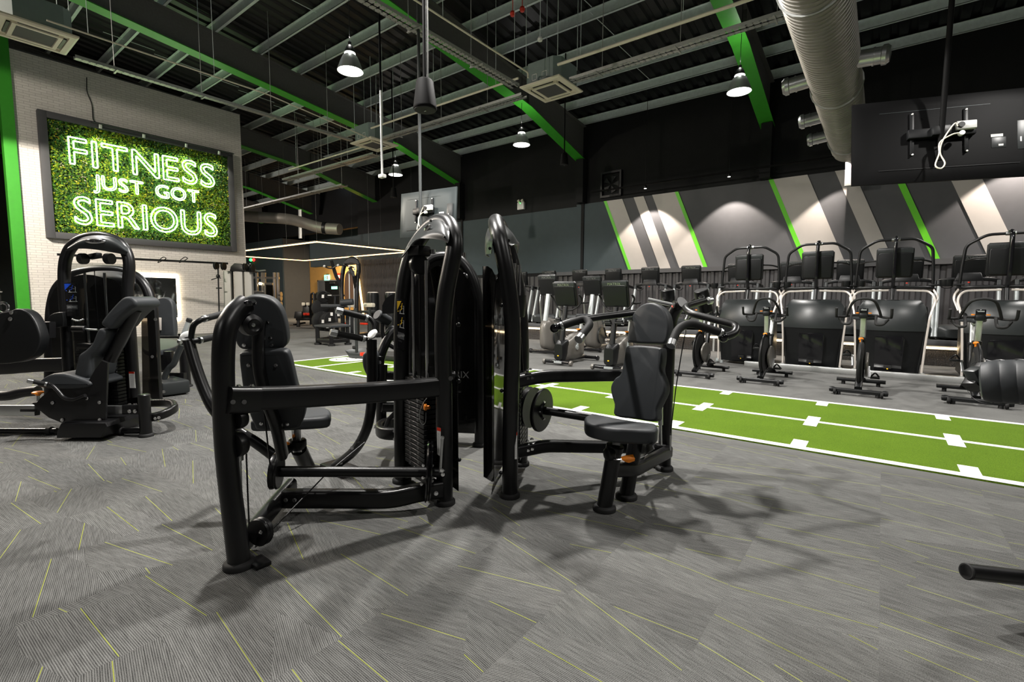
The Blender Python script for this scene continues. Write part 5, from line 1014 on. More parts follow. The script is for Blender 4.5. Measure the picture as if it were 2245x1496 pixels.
for s in (-1, 1):
    one('swing_arm', 'steel', t, lambda bm: tube(bm, smooth([(s*.24, -.05, .55), (s*.25, -.1, .9), (s*.26, -.12, 1.15), (s*.27, -.05, 1.35), (s*.25, .02, 1.5)], 5), .019, 10)); one('arm_grip', 'rubber', t, lambda bm: tube(bm, smooth([(s*.265, -.1, 1.2), (s*.27, -.04, 1.36), (s*.25, .03, 1.52)], 4), .024, 10))
    one('pedal_link', 'champagne', t, lambda bm: bar(bm, fillet([(s*.22, .1, .25), (s*.22, .7, .22), (s*.22, 1.15, .3)], .1), .05, .06, (0, 0, 1), .02)); one('foot_pedal', 'plastic', t, lambda bm: (box(bm, (s*.2, .62, .30), (.16, .38, .03), .012), box(bm, (s*.2, .44, .34), (.16, .02, .07), .008))); one('crank_disc', 'graphite', t, lambda bm: cyl(bm, (s*.14, .02, .36), (s*.17, .02, .36), .2, 28)); one('link_rod', 'gloss', t, lambda bm: tube(bm, smooth([(s*.24, -.05, .55), (s*.23, .1, .34), (s*.22, .3, .27)], 4), .02, 10))
def place(key, spots):
    for i, (p, lab) in enumerate(spots):
        r = PR[key] if i == 0 else dup(PR[key], p); r.location = p; r['label'] = lab
f = lambda x, y, dy: G(x, y)+V((0, dy, 0))
place('spin', [(f(1520, 828, .5), 'spinning bike half hidden behind the shoulder press arm'), (f(1665, 843, .5), 'spinning bike in front of the gap between the first two stair climbers'), (f(1880, 869, .5), 'spinning bike in front of the third stair climber from the bikes with screens'), (f(2140, 891, .5), 'spinning bike beside the stitched roller pad at the picture edge')])
place('climb', [((-2.02, 9.62, 0), 'stair climber closest to the upright bikes, beyond the shoulder press grips'), ((-.93, 9.62, 0), 'stair climber in front of the pale stripe between two lime lines'), ((.12, 9.62, 0), 'stair climber below the spiral duct end with its arch crossing a lime line'), ((1.42, 9.62, 0), 'stair climber under the large hanging television')])
mx = [-9.07, -8.02, -6.97, -5.92, -4.87, -3.82, -2.72, -1.62, -.57, .36, 1.25, 2.3]
ml = ['last treadmill of the row towards the slate wall', 'second treadmill from the slate wall end of the row', 'third treadmill from the slate wall, behind the elliptical trainers', 'fourth treadmill from the slate wall, behind the upright bikes', 'fifth treadmill from the slate wall, just below the first lime line foot', 'sixth treadmill from the slate wall, below the second lime line foot', 'treadmill hidden behind the first stair climber console', 'treadmill showing between the first and second stair climbers', 'treadmill showing between the second and third stair climbers', 'treadmill whose console shows behind the third stair climber', 'treadmill whose console shows behind the last stair climber', 'treadmill at the very end of the row past the television']
place('mill', [((x, 11.95, .46), l) for x, l in zip(mx, ml)])
place('upright', [(f(1222, 801, .52), 'upright bike with a screen standing further from the shoulder press seat'), (f(1332, 814, .52), 'upright bike with a screen partly behind the shoulder press back pad')])
e1, e2 = f(1190, 776, .38), f(1288, 771, .38)
place('ellip', [(e1, 'elliptical trainer just past the edge of the shoulder press tower'), (e2, 'elliptical trainer with console between the two upright bike consoles')])
# ================================================================== neon hedge sign, mirror and lamps on the brick wall
t = thing('neon_sign', 'framed hedge panel with glowing words FITNESS JUST GOT SERIOUS on the white brick wall', 'sign', (XS, 5.2, 2.8))
SY0, SY1, SZ0, SZ1 = 2.86, 7.65, 2.78, 6.10
for a, b in (((SY0, SZ0), (SY0+.17, SZ1)), ((SY1-.17, SZ0), (SY1, SZ1)), ((SY0+.17, SZ0), (SY1-.17, SZ0+.17)), ((SY0+.17, SZ1-.17), (SY1-.17, SZ1))):
    one('frame_rail', 'charcoal', t, bx, (XS, a[0], a[1]), (XS+.2, b[0], b[1]), .006)
one('backing', 'plastic', t, bx, (XS, SY0+.17, SZ0+.17), (XS+.04, SY1-.17, SZ1-.17))
LEAF = [mat('dark_leaf', (.018, .07, .008), .6), mat('mid_leaf', (.06, .19, .012), .6), mat('lime_leaf', (.26, .40, .012), .6), mat('gold_leaf', (.50, .48, .02), .6), mat('cream_flower', (.62, .55, .38), .6)]
for q in LEAF: grain(q, 60, .3)
rg = random.Random(3)
def leaves(n, cols, smin, smax, ctr=None):
    bm = B()
    for i in range(n):
        if ctr: c0 = ctr[i % len(ctr)]; y, z = c0[0]+rg.gauss(0, .05), c0[1]+rg.gauss(0, .05)
        else: y, z = rg.uniform(SY0+.16, SY1-.16), rg.uniform(SZ0+.16, SZ1-.16)
        y = min(max(y, SY0+.17), SY1-.17); z = min(max(z, SZ0+.17), SZ1-.17)
        L = rg.uniform(smin, smax); w = L*rg.uniform(.3, .5); a = rg.uniform(0, 2*pi); up = V((rg.uniform(.1, .9), cos(a), sin(a))).normalized(); s = up.cross(V((1, rg.uniform(-.4, .4), rg.uniform(-.4, .4)))).normalized()
        p = V((XS+.05+rg.uniform(0, .10), y, z)); q = [p, p+up*L*.5+s*w*.5, p+up*L, p+up*L*.5-s*w*.5]
        f = bm.faces.new([bm.verts.new(v) for v in q])
        k = math.sin(y*3.1+1.3*math.sin(z*2.7))+math.sin(z*4.3+y*1.9)*.7
        f.material_index = (rg.choice(cols) if ctr else rg.choices([0, 1, 2, 3], [2.6-k*.9, 3.0, 2.2+k*1.1, .5+max(0, k)*.5])[0])
    return bm
obj('hedge_leaves', leaves(30000, [0, 0, 1, 1, 2, 3], .045, .10), LEAF, t, kind='stuff', flat=True)
obj('hedge_flowers', leaves(700, [4], .04, .07, [(rg.uniform(SY0+.3, SY1-.3), rg.uniform(SZ0+.3, SZ1-.3)) for _ in range(60)]), LEAF, t, kind='stuff', flat=True)
def word(s, y0, y1, z0, z1, rr=.018):
    """each letter is the outline of a bold face in glass tubing"""
    parts = []
    for ch in s:
        if ch == ' ': parts.append((None, .35)); continue
        cu = bpy.data.curves.new('l', 'FONT'); cu.body = ch; cu.size = 1; cu.offset = .058; cu.fill_mode = 'NONE'; cu.resolution_u = 4
        o = bpy.data.objects.new('l', cu); COL.objects.link(o); dg = bpy.context.evaluated_depsgraph_get(); me = bpy.data.meshes.new_from_object(o.evaluated_get(dg))
        bpy.data.objects.remove(o); bpy.data.curves.remove(cu)
        bm = B(); bm.from_mesh(me); bpy.data.meshes.remove(me); bmesh.ops.remove_doubles(bm, verts=bm.verts[:], dist=.002)
        loops = []; left = set(bm.verts)
        while left:
            v = left.pop(); lp = [v]; cur = v
            while True:
                nx = [e.other_vert(cur) for e in cur.link_edges if e.other_vert(cur) in left]
                if not nx: break
                cur = nx[0]; left.discard(cur); lp.append(cur)
            if len(lp) > 3: loops.append([(a.co.x, a.co.y) for a in lp])
        bm.free(); xs = [p[0] for l in loops for p in l]; mn, mxx = min(xs), max(xs)
        parts.append(([[(a-mn, b) for a, b in l] for l in loops], mxx-mn))
    gap = .11; tot = sum(w for _, w in parts)+gap*(len(parts)-1); sx = (y1-y0)/tot
    ys = [b for p, _ in parts if p for l in p for _, b in l]; lo, hi = min(ys), max(ys); sz = (z1-z0)/(hi-lo); x = 0
    for (p, w), ch in zip(parts, s):
        if p:
            def tubes(bm):
                for l in p:
                    P = [V((XS+.20, y0+(x+a)*sx, z0+(b-lo)*sz)) for a, b in l]; P = fillet(P, .02, 2, True); tube(bm, P, rr, 6, False, V((1, 0, 0)), True)
            one('letter', 'neon', t, tubes)
        x += w+gap
word('FITNESS', 3.43, 7.03, 4.82, 5.55); word('JUST GOT', 3.90, 6.55, 4.13, 4.64, .014); word('SERIOUS', 3.45, 7.04, 3.22, 3.97)
one('stand_off', 'plastic', t, lambda bm: [cyl(bm, (XS+.05, y, z), (XS+.19, y, z), .012, 6) for y in (3.6, 4.4, 5.2, 6.0, 6.8) for z in (3.4, 3.8, 4.3, 5.0, 5.4)], kind='stuff')
t = thing('picture_light_rail', 'black rail of small white spotlights along the top of the hedge sign', 'light', (XS+.4, 5.5, 6.0))
one('rail', 'plastic', t, bx, (XS+.36, 3.9, 6.0), (XS+.41, 7.6, 6.035)); one('rail_edge', 'steel', t, bx, (XS+.41, 3.9, 6.005), (XS+.415, 7.6, 6.02))
for y in (4.1, 5.1, 6.2, 7.15):
    one('spot_head', 'white', t, lambda bm: cyl(bm, (XS+.385, y, 6.0), (XS+.36, y, 5.9), .035, 14)); one('rail_arm', 'plastic', t, lambda bm: rod(bm, (XS, y, 6.14), (XS+.385, y, 6.02), .008))
    lamp('sign_spot', 'SPOT', (XS+.4, y, 5.88), 40, (1, .93, .78), .04, aim=(XS+.05, y, 4.3), spot_size=radians(100), spot_blend=.7)
pipe('black cable dangling down the brick wall to the sign rail', [(XS+.03, 3.95, 7.3), (XS+.03, 3.93, 6.9), (XS+.03, 4.03, 6.6), (XS+.03, 4.02, 6.15), (XS+.3, 4.1, 6.04)], .01, 'plastic', 'cable', 'cable')
t = thing('wall_mirror', 'tall mirror with warm backlit border low on the white brick wall', 'mirror', (XS, 5, .4))
MY0, MY1, MZ0, MZ1 = 3.5, 5.90, .47, 1.90
one('mirror_glass', 'mirror', t, bx, (XS+.05, MY0+.09, MZ0+.09), (XS+.07, MY1-.09, MZ1-.09)); one('mirror_back', 'plastic', t, bx, (XS, MY0+.12, MZ0+.12), (XS+.05, MY1-.12, MZ1-.12))
for a, b in (((MY0, MZ0), (MY0+.09, MZ1)), ((MY1-.09, MZ0), (MY1, MZ1)), ((MY0+.09, MZ0), (MY1-.09, MZ0+.09)), ((MY0+.09, MZ1-.09), (MY1-.09, MZ1))): one('light_border', 'mirrorled', t, bx, (XS+.03, *a), (XS+.055, *b))
for z, p in ((1.2, 38), (1.93, 30)): pass
# ================================================================== hanging televisions, speakers, small fittings
def tv(label, TL, TR, hgt, lean, m, pole_px):
    TL, TR = V(TL), V(TR); x = (TR-TL).normalized(); y = (V((0, 0, 1))+lean).normalized(); w = (TR-TL).length; Mx = frame(TL, x, y); zt = Mx.to_3x3() @ V((0, 0, 1))
    t = thing('television', label, 'television', TL)
    def back(bm):
        for z0, i0, z1, i1 in ((-.05, 0, -.03, 0), (-.03, 0, .012, .10),):
            pass
        rings = []
        for ins, zz in ((0, -.045), (0, -.02), (.02, -.008), (.10, .014), (.16, .02)):
            rings.append([bm.verts.new(Mx @ V((a, b, zz))) for a, b in ((ins, -ins), (w-ins, -ins), (w-ins, -hgt+ins), (ins, -hgt+ins))])
        for a, b in zip(rings, rings[1:]):
            for i in range(4): bm.faces.new((a[i], a[(i+1) % 4], b[(i+1) % 4], b[i]))
        bm.faces.new(rings[0]); bm.faces.new(rings[-1])
    one('back_cover', m, t, back, ang=50); one('screen', 'gloss', t, lambda bm: box(bm, (w/2, -hgt/2, -.047), (w*.98, hgt*.97, .004), 0, Mx))
    one('cover_groove', 'plastic', t, lambda bm: box(bm, (w*.52, -hgt*.86, .021), (w*.75, .006, .002), 0, Mx)); one('upper_groove', 'tvgrey', t, lambda bm: box(bm, (w*.45, -hgt*.17, .021), (w*.6, .004, .002), 0, Mx))
    one('wall_mount', 'plastic', t, lambda bm: (box(bm, (w*.48, -hgt*.47, .05), (w*.36, .1, .06), .01, Mx), box(bm, (w*.33, -hgt*.45, .03), (.035, hgt*.5, .02), .004, Mx), box(bm, (w*.62, -hgt*.45, .03), (.035, hgt*.5, .02), .004, Mx)))
    one('mount_screw', 'white', t, lambda bm: [cyl(bm, Mx @ V((w*u, -hgt*v, .04)), Mx @ V((w*u, -hgt*v, .05)), .009, 10) for u in (.33, .62) for v in (.22, .70)])
    px = Mx @ V((w*.47, -hgt*.47, .11)); one('ceiling_pole', 'polegrey' if m != 'tvblack' else 'poleblack', t, lambda bm: cyl(bm, (px.x, px.y, px.z-hgt*.33), (px.x, px.y, RZ(px.y)+.2), .025, 14))
    one('pole_bracket', 'plastic', t, lambda bm: box(bm, (w*.47, -hgt*.47, .09), (.16, .1, .07), .01, Mx))
    one('socket_box', 'white', t, lambda bm: box(bm, (w*.60, -hgt*.43, .10), (.17, .085, .04), .008, Mx)); one('plug', 'plastic', t, lambda bm: cyl(bm, Mx @ V((w*.565, -hgt*.44, .115)), Mx @ V((w*.565, -hgt*.44, .15)), .028, 16)); one('white_plug', 'white', t, lambda bm: cyl(bm, Mx @ V((w*.57, -hgt*.53, .1)), Mx @ V((w*.57, -hgt*.53, .14)), .024, 14))
    one('power_cable', 'paleplastic', t, lambda bm: (tube(bm, smooth([Mx @ V((w*u, -hgt*v, .13)) for u, v in ((.57, .53), (.52, .54), (.455, .62), (.45, .75), (.43, .88), (.46, .92), (.48, .86), (.455, .74), (.47, .6), (.53, .42), (.55, .45))], 5), .007, 8)))
    one('port_panel', 'graphite', t, lambda bm: (box(bm, (w*.79, -hgt*.62, .021), (.12, .11, .004), .002, Mx), box(bm, (w*.92, -hgt*.55, .021), (.12, .3, .004), .002, Mx))); [one('port_label', 'white', t, lambda bm: box(bm, (w*a, -hgt*b, .024), (c, d, .002), 0, Mx)) for a, b, c, d in ((.78, .54, .10, .03), (.8, .65, .04, .02), (.90, .60, .012, .05))]
    return t
a = D(1870, 228, 5.4); b = G(2245, 190, a.z); tv('large black television hanging over the stair climbers, seen from behind with looped white cable', a, a+(b-a).normalized()*1.62, .93, V((.0, .17, 0)), 'tvblack', 0)
a = D(878, 425, 8.36); b = G(1000, 408, a.z); tv('grey backed television hanging beyond the chest press tower on a steel pole', a, b, .76, V((-.05, .06, 0)), 'tvgrey', 0)
def speaker(label, c, r, h, drop=0):
    t = thing('pendant_speaker', label, 'speaker', c, 'hanging speakers'); T = Matrix.Translation(c)
    one('speaker_body', 'poleblack', t, lambda bm: lathe(bm, [(r*.3, h), (r*.62, h*.99), (r*.72, h*.93), (r*.98, h*.05), (r, 0), (r*.95, -.01)], T, 32)); one('speaker_grille', 'rubber', t, lambda bm: lathe(bm, [(r*.93, -.006), (r*.9, -.018), (0, -.02)], T, 32)); one('logo_plate', 'steel', t, lambda bm: box(bm, (c[0], c[1], c[2]-.022), (r*.2, r*.08, .004), .001))
    one('drop_pole', 'poleblack', t, lambda bm: cyl(bm, (c[0], c[1], c[2]+h*.95), (c[0], c[1], RZ(c[1])+.2), .016 if r > .08 else .006, 12)); return t
c = D(932, 238, 4.3); t = speaker('black pendant speaker hanging on a dark pole in front of the middle girder', c, .105, .245)
one('speaker_cable', 'girder', t, lambda bm: tube(bm, smooth([c+V((0, 0, .24)), c+V((.02, .01, .28)), c+V((.025, .015, .4)), c+V((.025, .015, 2.0)), V((c.x+.02, c.y, RZ(c.y)+.15))], 4), .006, 6))
speaker('small black speaker hanging near the foot of the bent green girder', D(1237, 361, 12.5), .11, .28); speaker('tiny black speaker hanging beyond the farthest pendant lamp', D(863, 432, 14), .1, .26)
p = D(838, 384, 9.0); t = thing('drop_pipe', 'white pipe dropping from the roof with a small box at its end', 'pipe', p)
one('pipe_tube', 'white', t, lambda bm: cyl(bm, p, (p.x, p.y, 5.0), .02, 14)); one('shaded_upper_pipe', 'poleblack', t, lambda bm: cyl(bm, (p.x, p.y, 5.0), (p.x, p.y, RZ(p.y)+.2), .018, 14)); one('end_box', 'white', t, lambda bm: box(bm, p-V((0, 0, .02)), (.14, .1, .07), .02))  # upper length of the white pipe coloured black for shade above the lamps
p = D(1184, 86, 8); t = thing('smoke_detector', 'small white round detector hanging under the purlins', 'detector', p); one('detector_head', 'white', t, lambda bm: lathe(bm, [(0, -.04), (.035, -.03), (.045, 0), (.03, .03), (0, .035)], Matrix.Translation(p), 16)); one('detector_rod', 'galv', t, rod, p, (p.x, p.y, RZ(p.y)+.2), .005)
for x, y, n in ((1145, 20, 'higher'), (1124, 30, 'lower')):
    p = D(x, y, 9.5); t = thing('alarm_bell', 'red alarm bell under the roof sheets, the %s of two' % n, 'alarm', p, 'red alarm bells'); one('bell_cup', 'red', t, lambda bm: lathe(bm, [(0, -.05), (.04, -.045), (.055, 0), (.04, .04), (0, .045)], Matrix.Translation(p), 16)); one('bell_bracket', 'red', t, rod, p, (p.x, p.y, RZ(p.y)+.2), .008)
p = PY(1143, 452, YW-.1); t = thing('emergency_light', 'white emergency light box high on the slate wall', 'light', (p.x, YW, p.z)); one('light_box', 'white', t, bx, (p.x-.17, YW-.13, p.z-.12), (p.x+.12, YW-.02, p.z+.13), .01); one('light_head', 'paleplastic', t, lambda bm: [cyl(bm, (p.x+q, YW-.05, p.z+.12), (p.x+q, YW-.16, p.z+.2), .05, 14) for q in (-.1, .06)]); one('power_led', 'ledgreen', t, lambda bm: ball(bm, (p.x-.03, YW-.14, p.z+.1), .015, 8))
p = PY(1340, 404, YW-.05); t = thing('wall_fan', 'dark square extractor fan high on the black wall above the stripes', 'fan', (p.x, YW, p.z)); one('fan_frame', 'plastic', t, lambda bm: [bx(bm, (p.x+a, YW-.1, p.z+b), (p.x+c_, YW, p.z+d)) for a, b, c_, d in ((-.36, -.4, .36, -.34), (-.36, .34, .36, .4), (-.36, -.34, -.3, .34), (.3, -.34, .36, .34))])
for i in range(5): one('fan_blade', 'plastic', t, lambda bm: prism(bm, [(p.x+.05*cos(a), YW-.05, p.z+.05*sin(a)) if r_ == 0 else (p.x+.27*cos(a), YW-.05+.03*q, p.z+.27*sin(a)) for r_, a, q in ((0, i*2*pi/5, 0), (1, i*2*pi/5-.3, 0), (1, i*2*pi/5+.3, 0))], (0, .008, 0)))
p = PY(550, 570, 14.78); t = thing('indicator_light', 'small red and green indicator glowing beyond the brick wall corner', 'light', p); one('red_lens', 'ledred', t, lambda bm: ball(bm, p+RT*.22, .12, 12, (1.3, 1, .9))); one('green_lens', 'ledgreen', t, lambda bm: ball(bm, p, .1, 12)); one('indicator_bracket', 'plastic', t, lambda bm: bx(bm, p-V((.1, -.1, .1)), p+V((.3, .3, .1))))
# ================================================================== far corner of the hall
door_1 = thing('door_1', 'dark double door with lit green sign in the ochre wall', 'door', (-27.5, 16.5, 0), kind='structure')
P20 = lambda x, y: PY(x, y, 16.5)
a, b = P20(700, 690), P20(744, 616)
one('door_leaf', 'plastic', door_1, bx, (a.x, 16.5, 0), (b.x, 16.56, b.z)); one('door_frame', 'girder', door_1, lambda bm: (bx(bm, (a.x-.08, 16.48, 0), (a.x, 16.56, b.z+.08)), bx(bm, (b.x, 16.48, 0), (b.x+.08, 16.56, b.z+.08)), bx(bm, (a.x-.08, 16.48, b.z), (b.x+.08, 16.56, b.z+.08))))
c = P20(733, 632); one('green_glow_plate', 'exitgreen', door_1, bx, (c.x-.28, 16.48, c.z-.06), (c.x+.3, 16.5, c.z+.1)); one('door_closer', 'steel', door_1, bx, (c.x-.4, 16.44, c.z+.28), (c.x+.05, 16.5, c.z+.34)); one('side_leaf', 'charcoal', door_1, bx, (a.x, 16.49, 0), (a.x+.7, 16.51, b.z))  # emissive plate paints the green glow on the door leaf
c = P20(717, 609); t = thing('exit_sign', 'lit green and white exit sign above the dark door', 'sign', c); one('sign_box', 'exitgreen', t, bx, c-V((.28, .03, .17)), c+V((.28, .03, .17)), .02); one('running_figure', 'white', t, lambda bm: (box(bm, c+V((.1, -.035, 0)), (.16, .01, .22), .0), box(bm, c+V((-.12, -.035, .0)), (.12, .01, .05), 0))); one('sign_bracket', 'plastic', t, bx, c+V((-.1, .0, .17)), c+V((.1, .07, .22)))
c = P20(743, 607); t = thing('fire_sign', 'small red fire sign beside the exit sign', 'sign', c); one('sign_plate', 'red', t, bx, c-V((.18, .01, .2)), c+V((.18, .01, .2))); one('sign_print', 'white', t, bx, c-V((.1, .014, .08)), c+V((.1, -.0, .1)))
for i in range(8): one('wall_board', 'browntint' if 0 else 'ochre', wall_alcove, bx, (-28.6+i*1.0, 16.575, 0), (-27.63+i*1.0, 16.595, 3.55))
t = thing('slanted_led_strip', 'warm glowing strip of light leaning down the edge of the slatted wall', 'light', (-20.5, YW, .5)); one('led_line', 'warmled', t, lambda bm: tube(bm, [PY(781, 566, YW-.12), PY(786, 610, YW-.12), PY(797, 692, YW-.12)], .05, 8)); one('led_backing', 'alu', t, lambda bm: tube(bm, [PY(781, 566, YW-.06), PY(786, 610, YW-.06), PY(797, 692, YW-.06)], .035, 6))
# cable crossover at the end of the brick wall
t = thing('cable_machine', 'silver cable machine with tall pale shrouds and a black top bar before the brick wall', 'exercise machine', D(530, 742, 15))
def panel(nm, m, L, d, th=.12, bev=.02): return one(nm, m, t, lambda bm: prism(bm, [D(x, y, d) for x, y in L], FW*th, bev, 2))
M['shroudgrey'] = grain(mat('pale_grey_shroud', (.34, .34, .32), .55), 40, .06)
for L in (((489, 594), (505, 594), (510, 742), (492, 742)), ((513, 594), (531, 595), (536, 742), (517, 742)), ((535, 595), (551, 596), (556, 742), (539, 742))): panel('stack_shroud', 'shroudgrey', L, 15)
panel('head_cover', 'plastic', ((503, 594), (505, 584), (513, 577), (527, 578), (534, 582), (542, 577), (550, 584), (554, 596)), 14.95, .3, .03); [one('top_pulley', 'plastic', t, lambda bm: lathe(bm, [(.02, -.03), (.12, -.03), (.1, 0), (.12, .03), (.02, .03)], axisM(D(x, y, 14.8), RT), 18)) for x, y in ((474, 583), (490, 584), (538, 586), (553, 588))]
one('top_bar', 'plastic', t, lambda bm: bar(bm, [D(500, 578, 15), D(290, 568, 13.6), D(125, 558, 12.4)], .06, .06)); one('column', 'plastic', t, lambda bm: cyl(bm, D(508, 590, 15.1), D(512, 742, 15.1), .04, 12))
one('cable_line', 'plastic', t, lambda bm: (cyl(bm, D(478, 588, 14.8), D(482, 742, 14.8), .022, 8), tube(bm, [D(463, 614, 14.7), D(478, 609, 14.8), D(484, 610, 14.8)], .015, 6), tube(bm, [D(474, 632, 14.8), D(486, 632, 14.8)], .02, 6), ball(bm, D(478, 606, 14.8), .06, 10), ball(bm, D(483, 705, 14.8), .06, 10)))
one('band_loop', 'plastic', t, lambda bm: [tube(bm, smooth([D(x, 571, 14), D(x+10, 564, 14), D(x+16, 567, 14), D(x+8, 572, 14), D(x-2, 576, 14), D(x+2, 571, 14)], 4), .012, 6) for x in (348, 395)]); one('pulldown_bar', 'steel', t, lambda bm: tube(bm, smooth([D(548, 578, 15), D(556, 590, 15), D(566, 594, 15), D(582, 593, 15)], 4), .025, 8)); one('floor_base', 'plastic', t, lambda bm: prism(bm, [G(488, 745, 0), G(560, 745, 0), G(565, 738, 0), G(495, 738, 0)], (0, 0, .1)))
t = thing('multi_station', 'silver framed multi station with black stack beyond the cable machine', 'exercise machine', D(585, 716, 21))
for x in (563, 575, 580, 601, 609): one('frame_post', 'steel', t, lambda bm: cyl(bm, D(x, 598, 21), D(x+3, 722, 21), .055, 10))
[one('frame_bar', 'steel', t, lambda bm: bar(bm, [D(a, b, 21), D(c, b+1, 21)], w, w)) for a, b, c, w in ((555, 609, 612, .09), (566, 622, 598, .1), (556, 641, 580, .12), (563, 720, 612, .1))]; one('stack_cover', 'plastic', t, lambda bm: prism(bm, [D(582, 624, 21), D(598, 624, 21), D(600, 720, 21), D(584, 720, 21)], FW*.3)); one('lamp_cap', 'stepled', t, lambda bm: ball(bm, D(570, 622, 20.9), .06, 8)); one('weight_disc', 'steel', t, lambda bm: [cyl(bm, D(612, y, 21), D(617, y, 21), .12, 12) for y in (646, 654, 667, 678)]); one('foot_bar', 'plastic', t, lambda bm: prism(bm, [G(563, 719), G(612, 719), G(612, 714), G(563, 714)], (0, 0, .1)))
# lat pull-down tower with brown tinted shroud
t = thing('lat_pulldown', 'tall black pulldown machine with brown tinted shroud in front of the ochre wall', 'exercise machine', D(770, 742, 14))
path(t, 'tower_frame', 'black', [D(752, 740, 14.1), D(751, 690, 14), D(749, 640, 14), D(751, 600, 14), D(758, 577, 14), D(770, 567, 14), D(782, 572, 14), D(786, 590, 14), D(783, 620, 14), D(782, 690, 14), D(784, 742, 14.1)], .06, 5, 12)
one('tinted_shroud', 'browntint', t, lambda bm: prism(bm, smooth([D(757, 660, 14), D(756, 610, 14), D(763, 594, 14), D(772, 594, 14), D(777, 612, 14), D(777, 660, 14)], 3, True), FW*.02)); one('boom', 'black', t, lambda bm: bar(bm, [D(726, 572, 13.8), D(737, 606, 13.9), D(750, 632, 14)], .09, .09)); one('brace', 'black', t, lambda bm: bar(bm, [D(767, 587, 13.9), D(776, 606, 13.9), D(781, 632, 14)], .09, .09)); one('top_cover', 'black', t, lambda bm: prism(bm, smooth([D(752, 578, 13.9), D(764, 568, 13.9), D(780, 569, 13.9), D(786, 580, 13.9), D(772, 576, 13.9)], 3, True), FW*.2))
one('pull_bar', 'black', t, lambda bm: tube(bm, smooth([D(711, 584, 13.7), D(720, 588, 13.7), D(730, 588, 13.7), D(742, 582, 13.7), D(766, 584, 13.7), D(778, 588, 13.7)], 4), .02, 8)); one('bar_end', 'white', t, lambda bm: [ball(bm, D(x, y, 13.65), .035, 8) for x, y in ((711, 584), (741, 582), (766, 584), (777, 590))]); one('seat_pad', 'vinyl', t, lambda bm: prism(bm, [D(702, 667, 13.5), D(752, 667, 13.5), D(754, 673, 13.5), D(703, 674, 13.5)], FW*.35, .02)); one('thigh_roller', 'vinyl', t, lambda bm: cyl(bm, D(748, 664, 13.5), D(774, 662, 13.5), .09, 14)); one('guide_rod', 'steel', t, lambda bm: [cyl(bm, D(x, 594, 14), D(x+1, 740, 14), .02, 8) for x in (766, 776)]); one('stack_box', 'plastic', t, lambda bm: prism(bm, [D(757, 680, 14), D(781, 680, 14), D(782, 738, 14), D(758, 738, 14)], FW*.3, .02)); one('foot_bar', 'black', t, lambda bm: bar(bm, [D(745, 741, 14), D(790, 742, 14)], .1, .08))
# plate tree, benches, stacking frames
t = thing('plate_rack', 'black weight plate rack loaded with rubber plates with white numbers', 'rack', D(720, 722, 15))
one('rack_frame', 'black', t, lambda bm: (bar(bm, [D(705, 640, 15), D(708, 722, 15)], .1, .1), bar(bm, [D(735, 650, 15), D(738, 726, 15)], .1, .1), bar(bm, [D(697, 722, 15), D(745, 726, 15)], .1, .08), bar(bm, [D(704, 650, 15), D(760, 648, 15)], .06, .06)))
for x, y, r, w in ((706, 651, .19, 8), (716, 648, .10, 6), (700, 675, .26, 9), (700, 704, .30, 16), (715, 704, .27, 14), (722, 700, .22, 8)): one('weight_plate', 'rubber', t, lambda bm: lathe(bm, [(.03, -.02), (r*.9, -.02), (r, 0), (r, .1), (r*.9, .14), (.03, .14)], axisM(D(x+w*.4, y, 14.9), D(x, y-1, 15.0)-D(x+w*1.0, y, 14.75)), 24))
one('plate_number', 'white', t, lambda bm: [box(bm, (0, 0, 0), (.07, .1, .01), 0, frame(D(x, y, 14.55), RT, UP)) for x, y in ((708, 705), (723, 701), (718, 716), (727, 689), (742, 690), (708, 650))]); one('bar_sleeve', 'steel', t, lambda bm: [cyl(bm, D(x, y, 14.8), D(x+9, y, 14.8), .03, 10) for x, y in ((719, 648), (756, 648))])
t = thing('flat_bench', 'low black bench frame standing on the grey floor before the turf end', 'bench', G(730, 756))
zb = .46
one('bench_frame', 'black', t, lambda bm: [bar(bm, [V((*G(a, b).xy, z)) for a, b, z in s], .09, .09) for s in (((697, 756, .04), (697, 756, zb)), ((727, 759, .04), (727, 759, zb)), ((763, 756, .04), (763, 756, zb)), ((697, 756, .12), (727, 759, .12)), ((727, 759, .12), (763, 756, .12)), ((697, 756, .12), (740, 748, .12)), ((740, 748, .04), (740, 748, zb)))]); one('bench_top', 'vinyl', t, lambda bm: prism(bm, [V((*G(a, b).xy, zb)) for a, b in ((690, 756), (727, 760), (770, 756), (740, 746))], (0, 0, .05), .01)); one('bench_foot', 'rubber', t, lambda bm: [cyl(bm, (*G(a, b).xy, 0), (*G(a, b).xy, .05), .09, 10) for a, b in ((697, 756), (727, 759), (763, 756), (740, 748))])
t = thing('stacking_trolley', 'dark trolley with two tall looped handles near the grey room corner', 'trolley', G(675, 716))
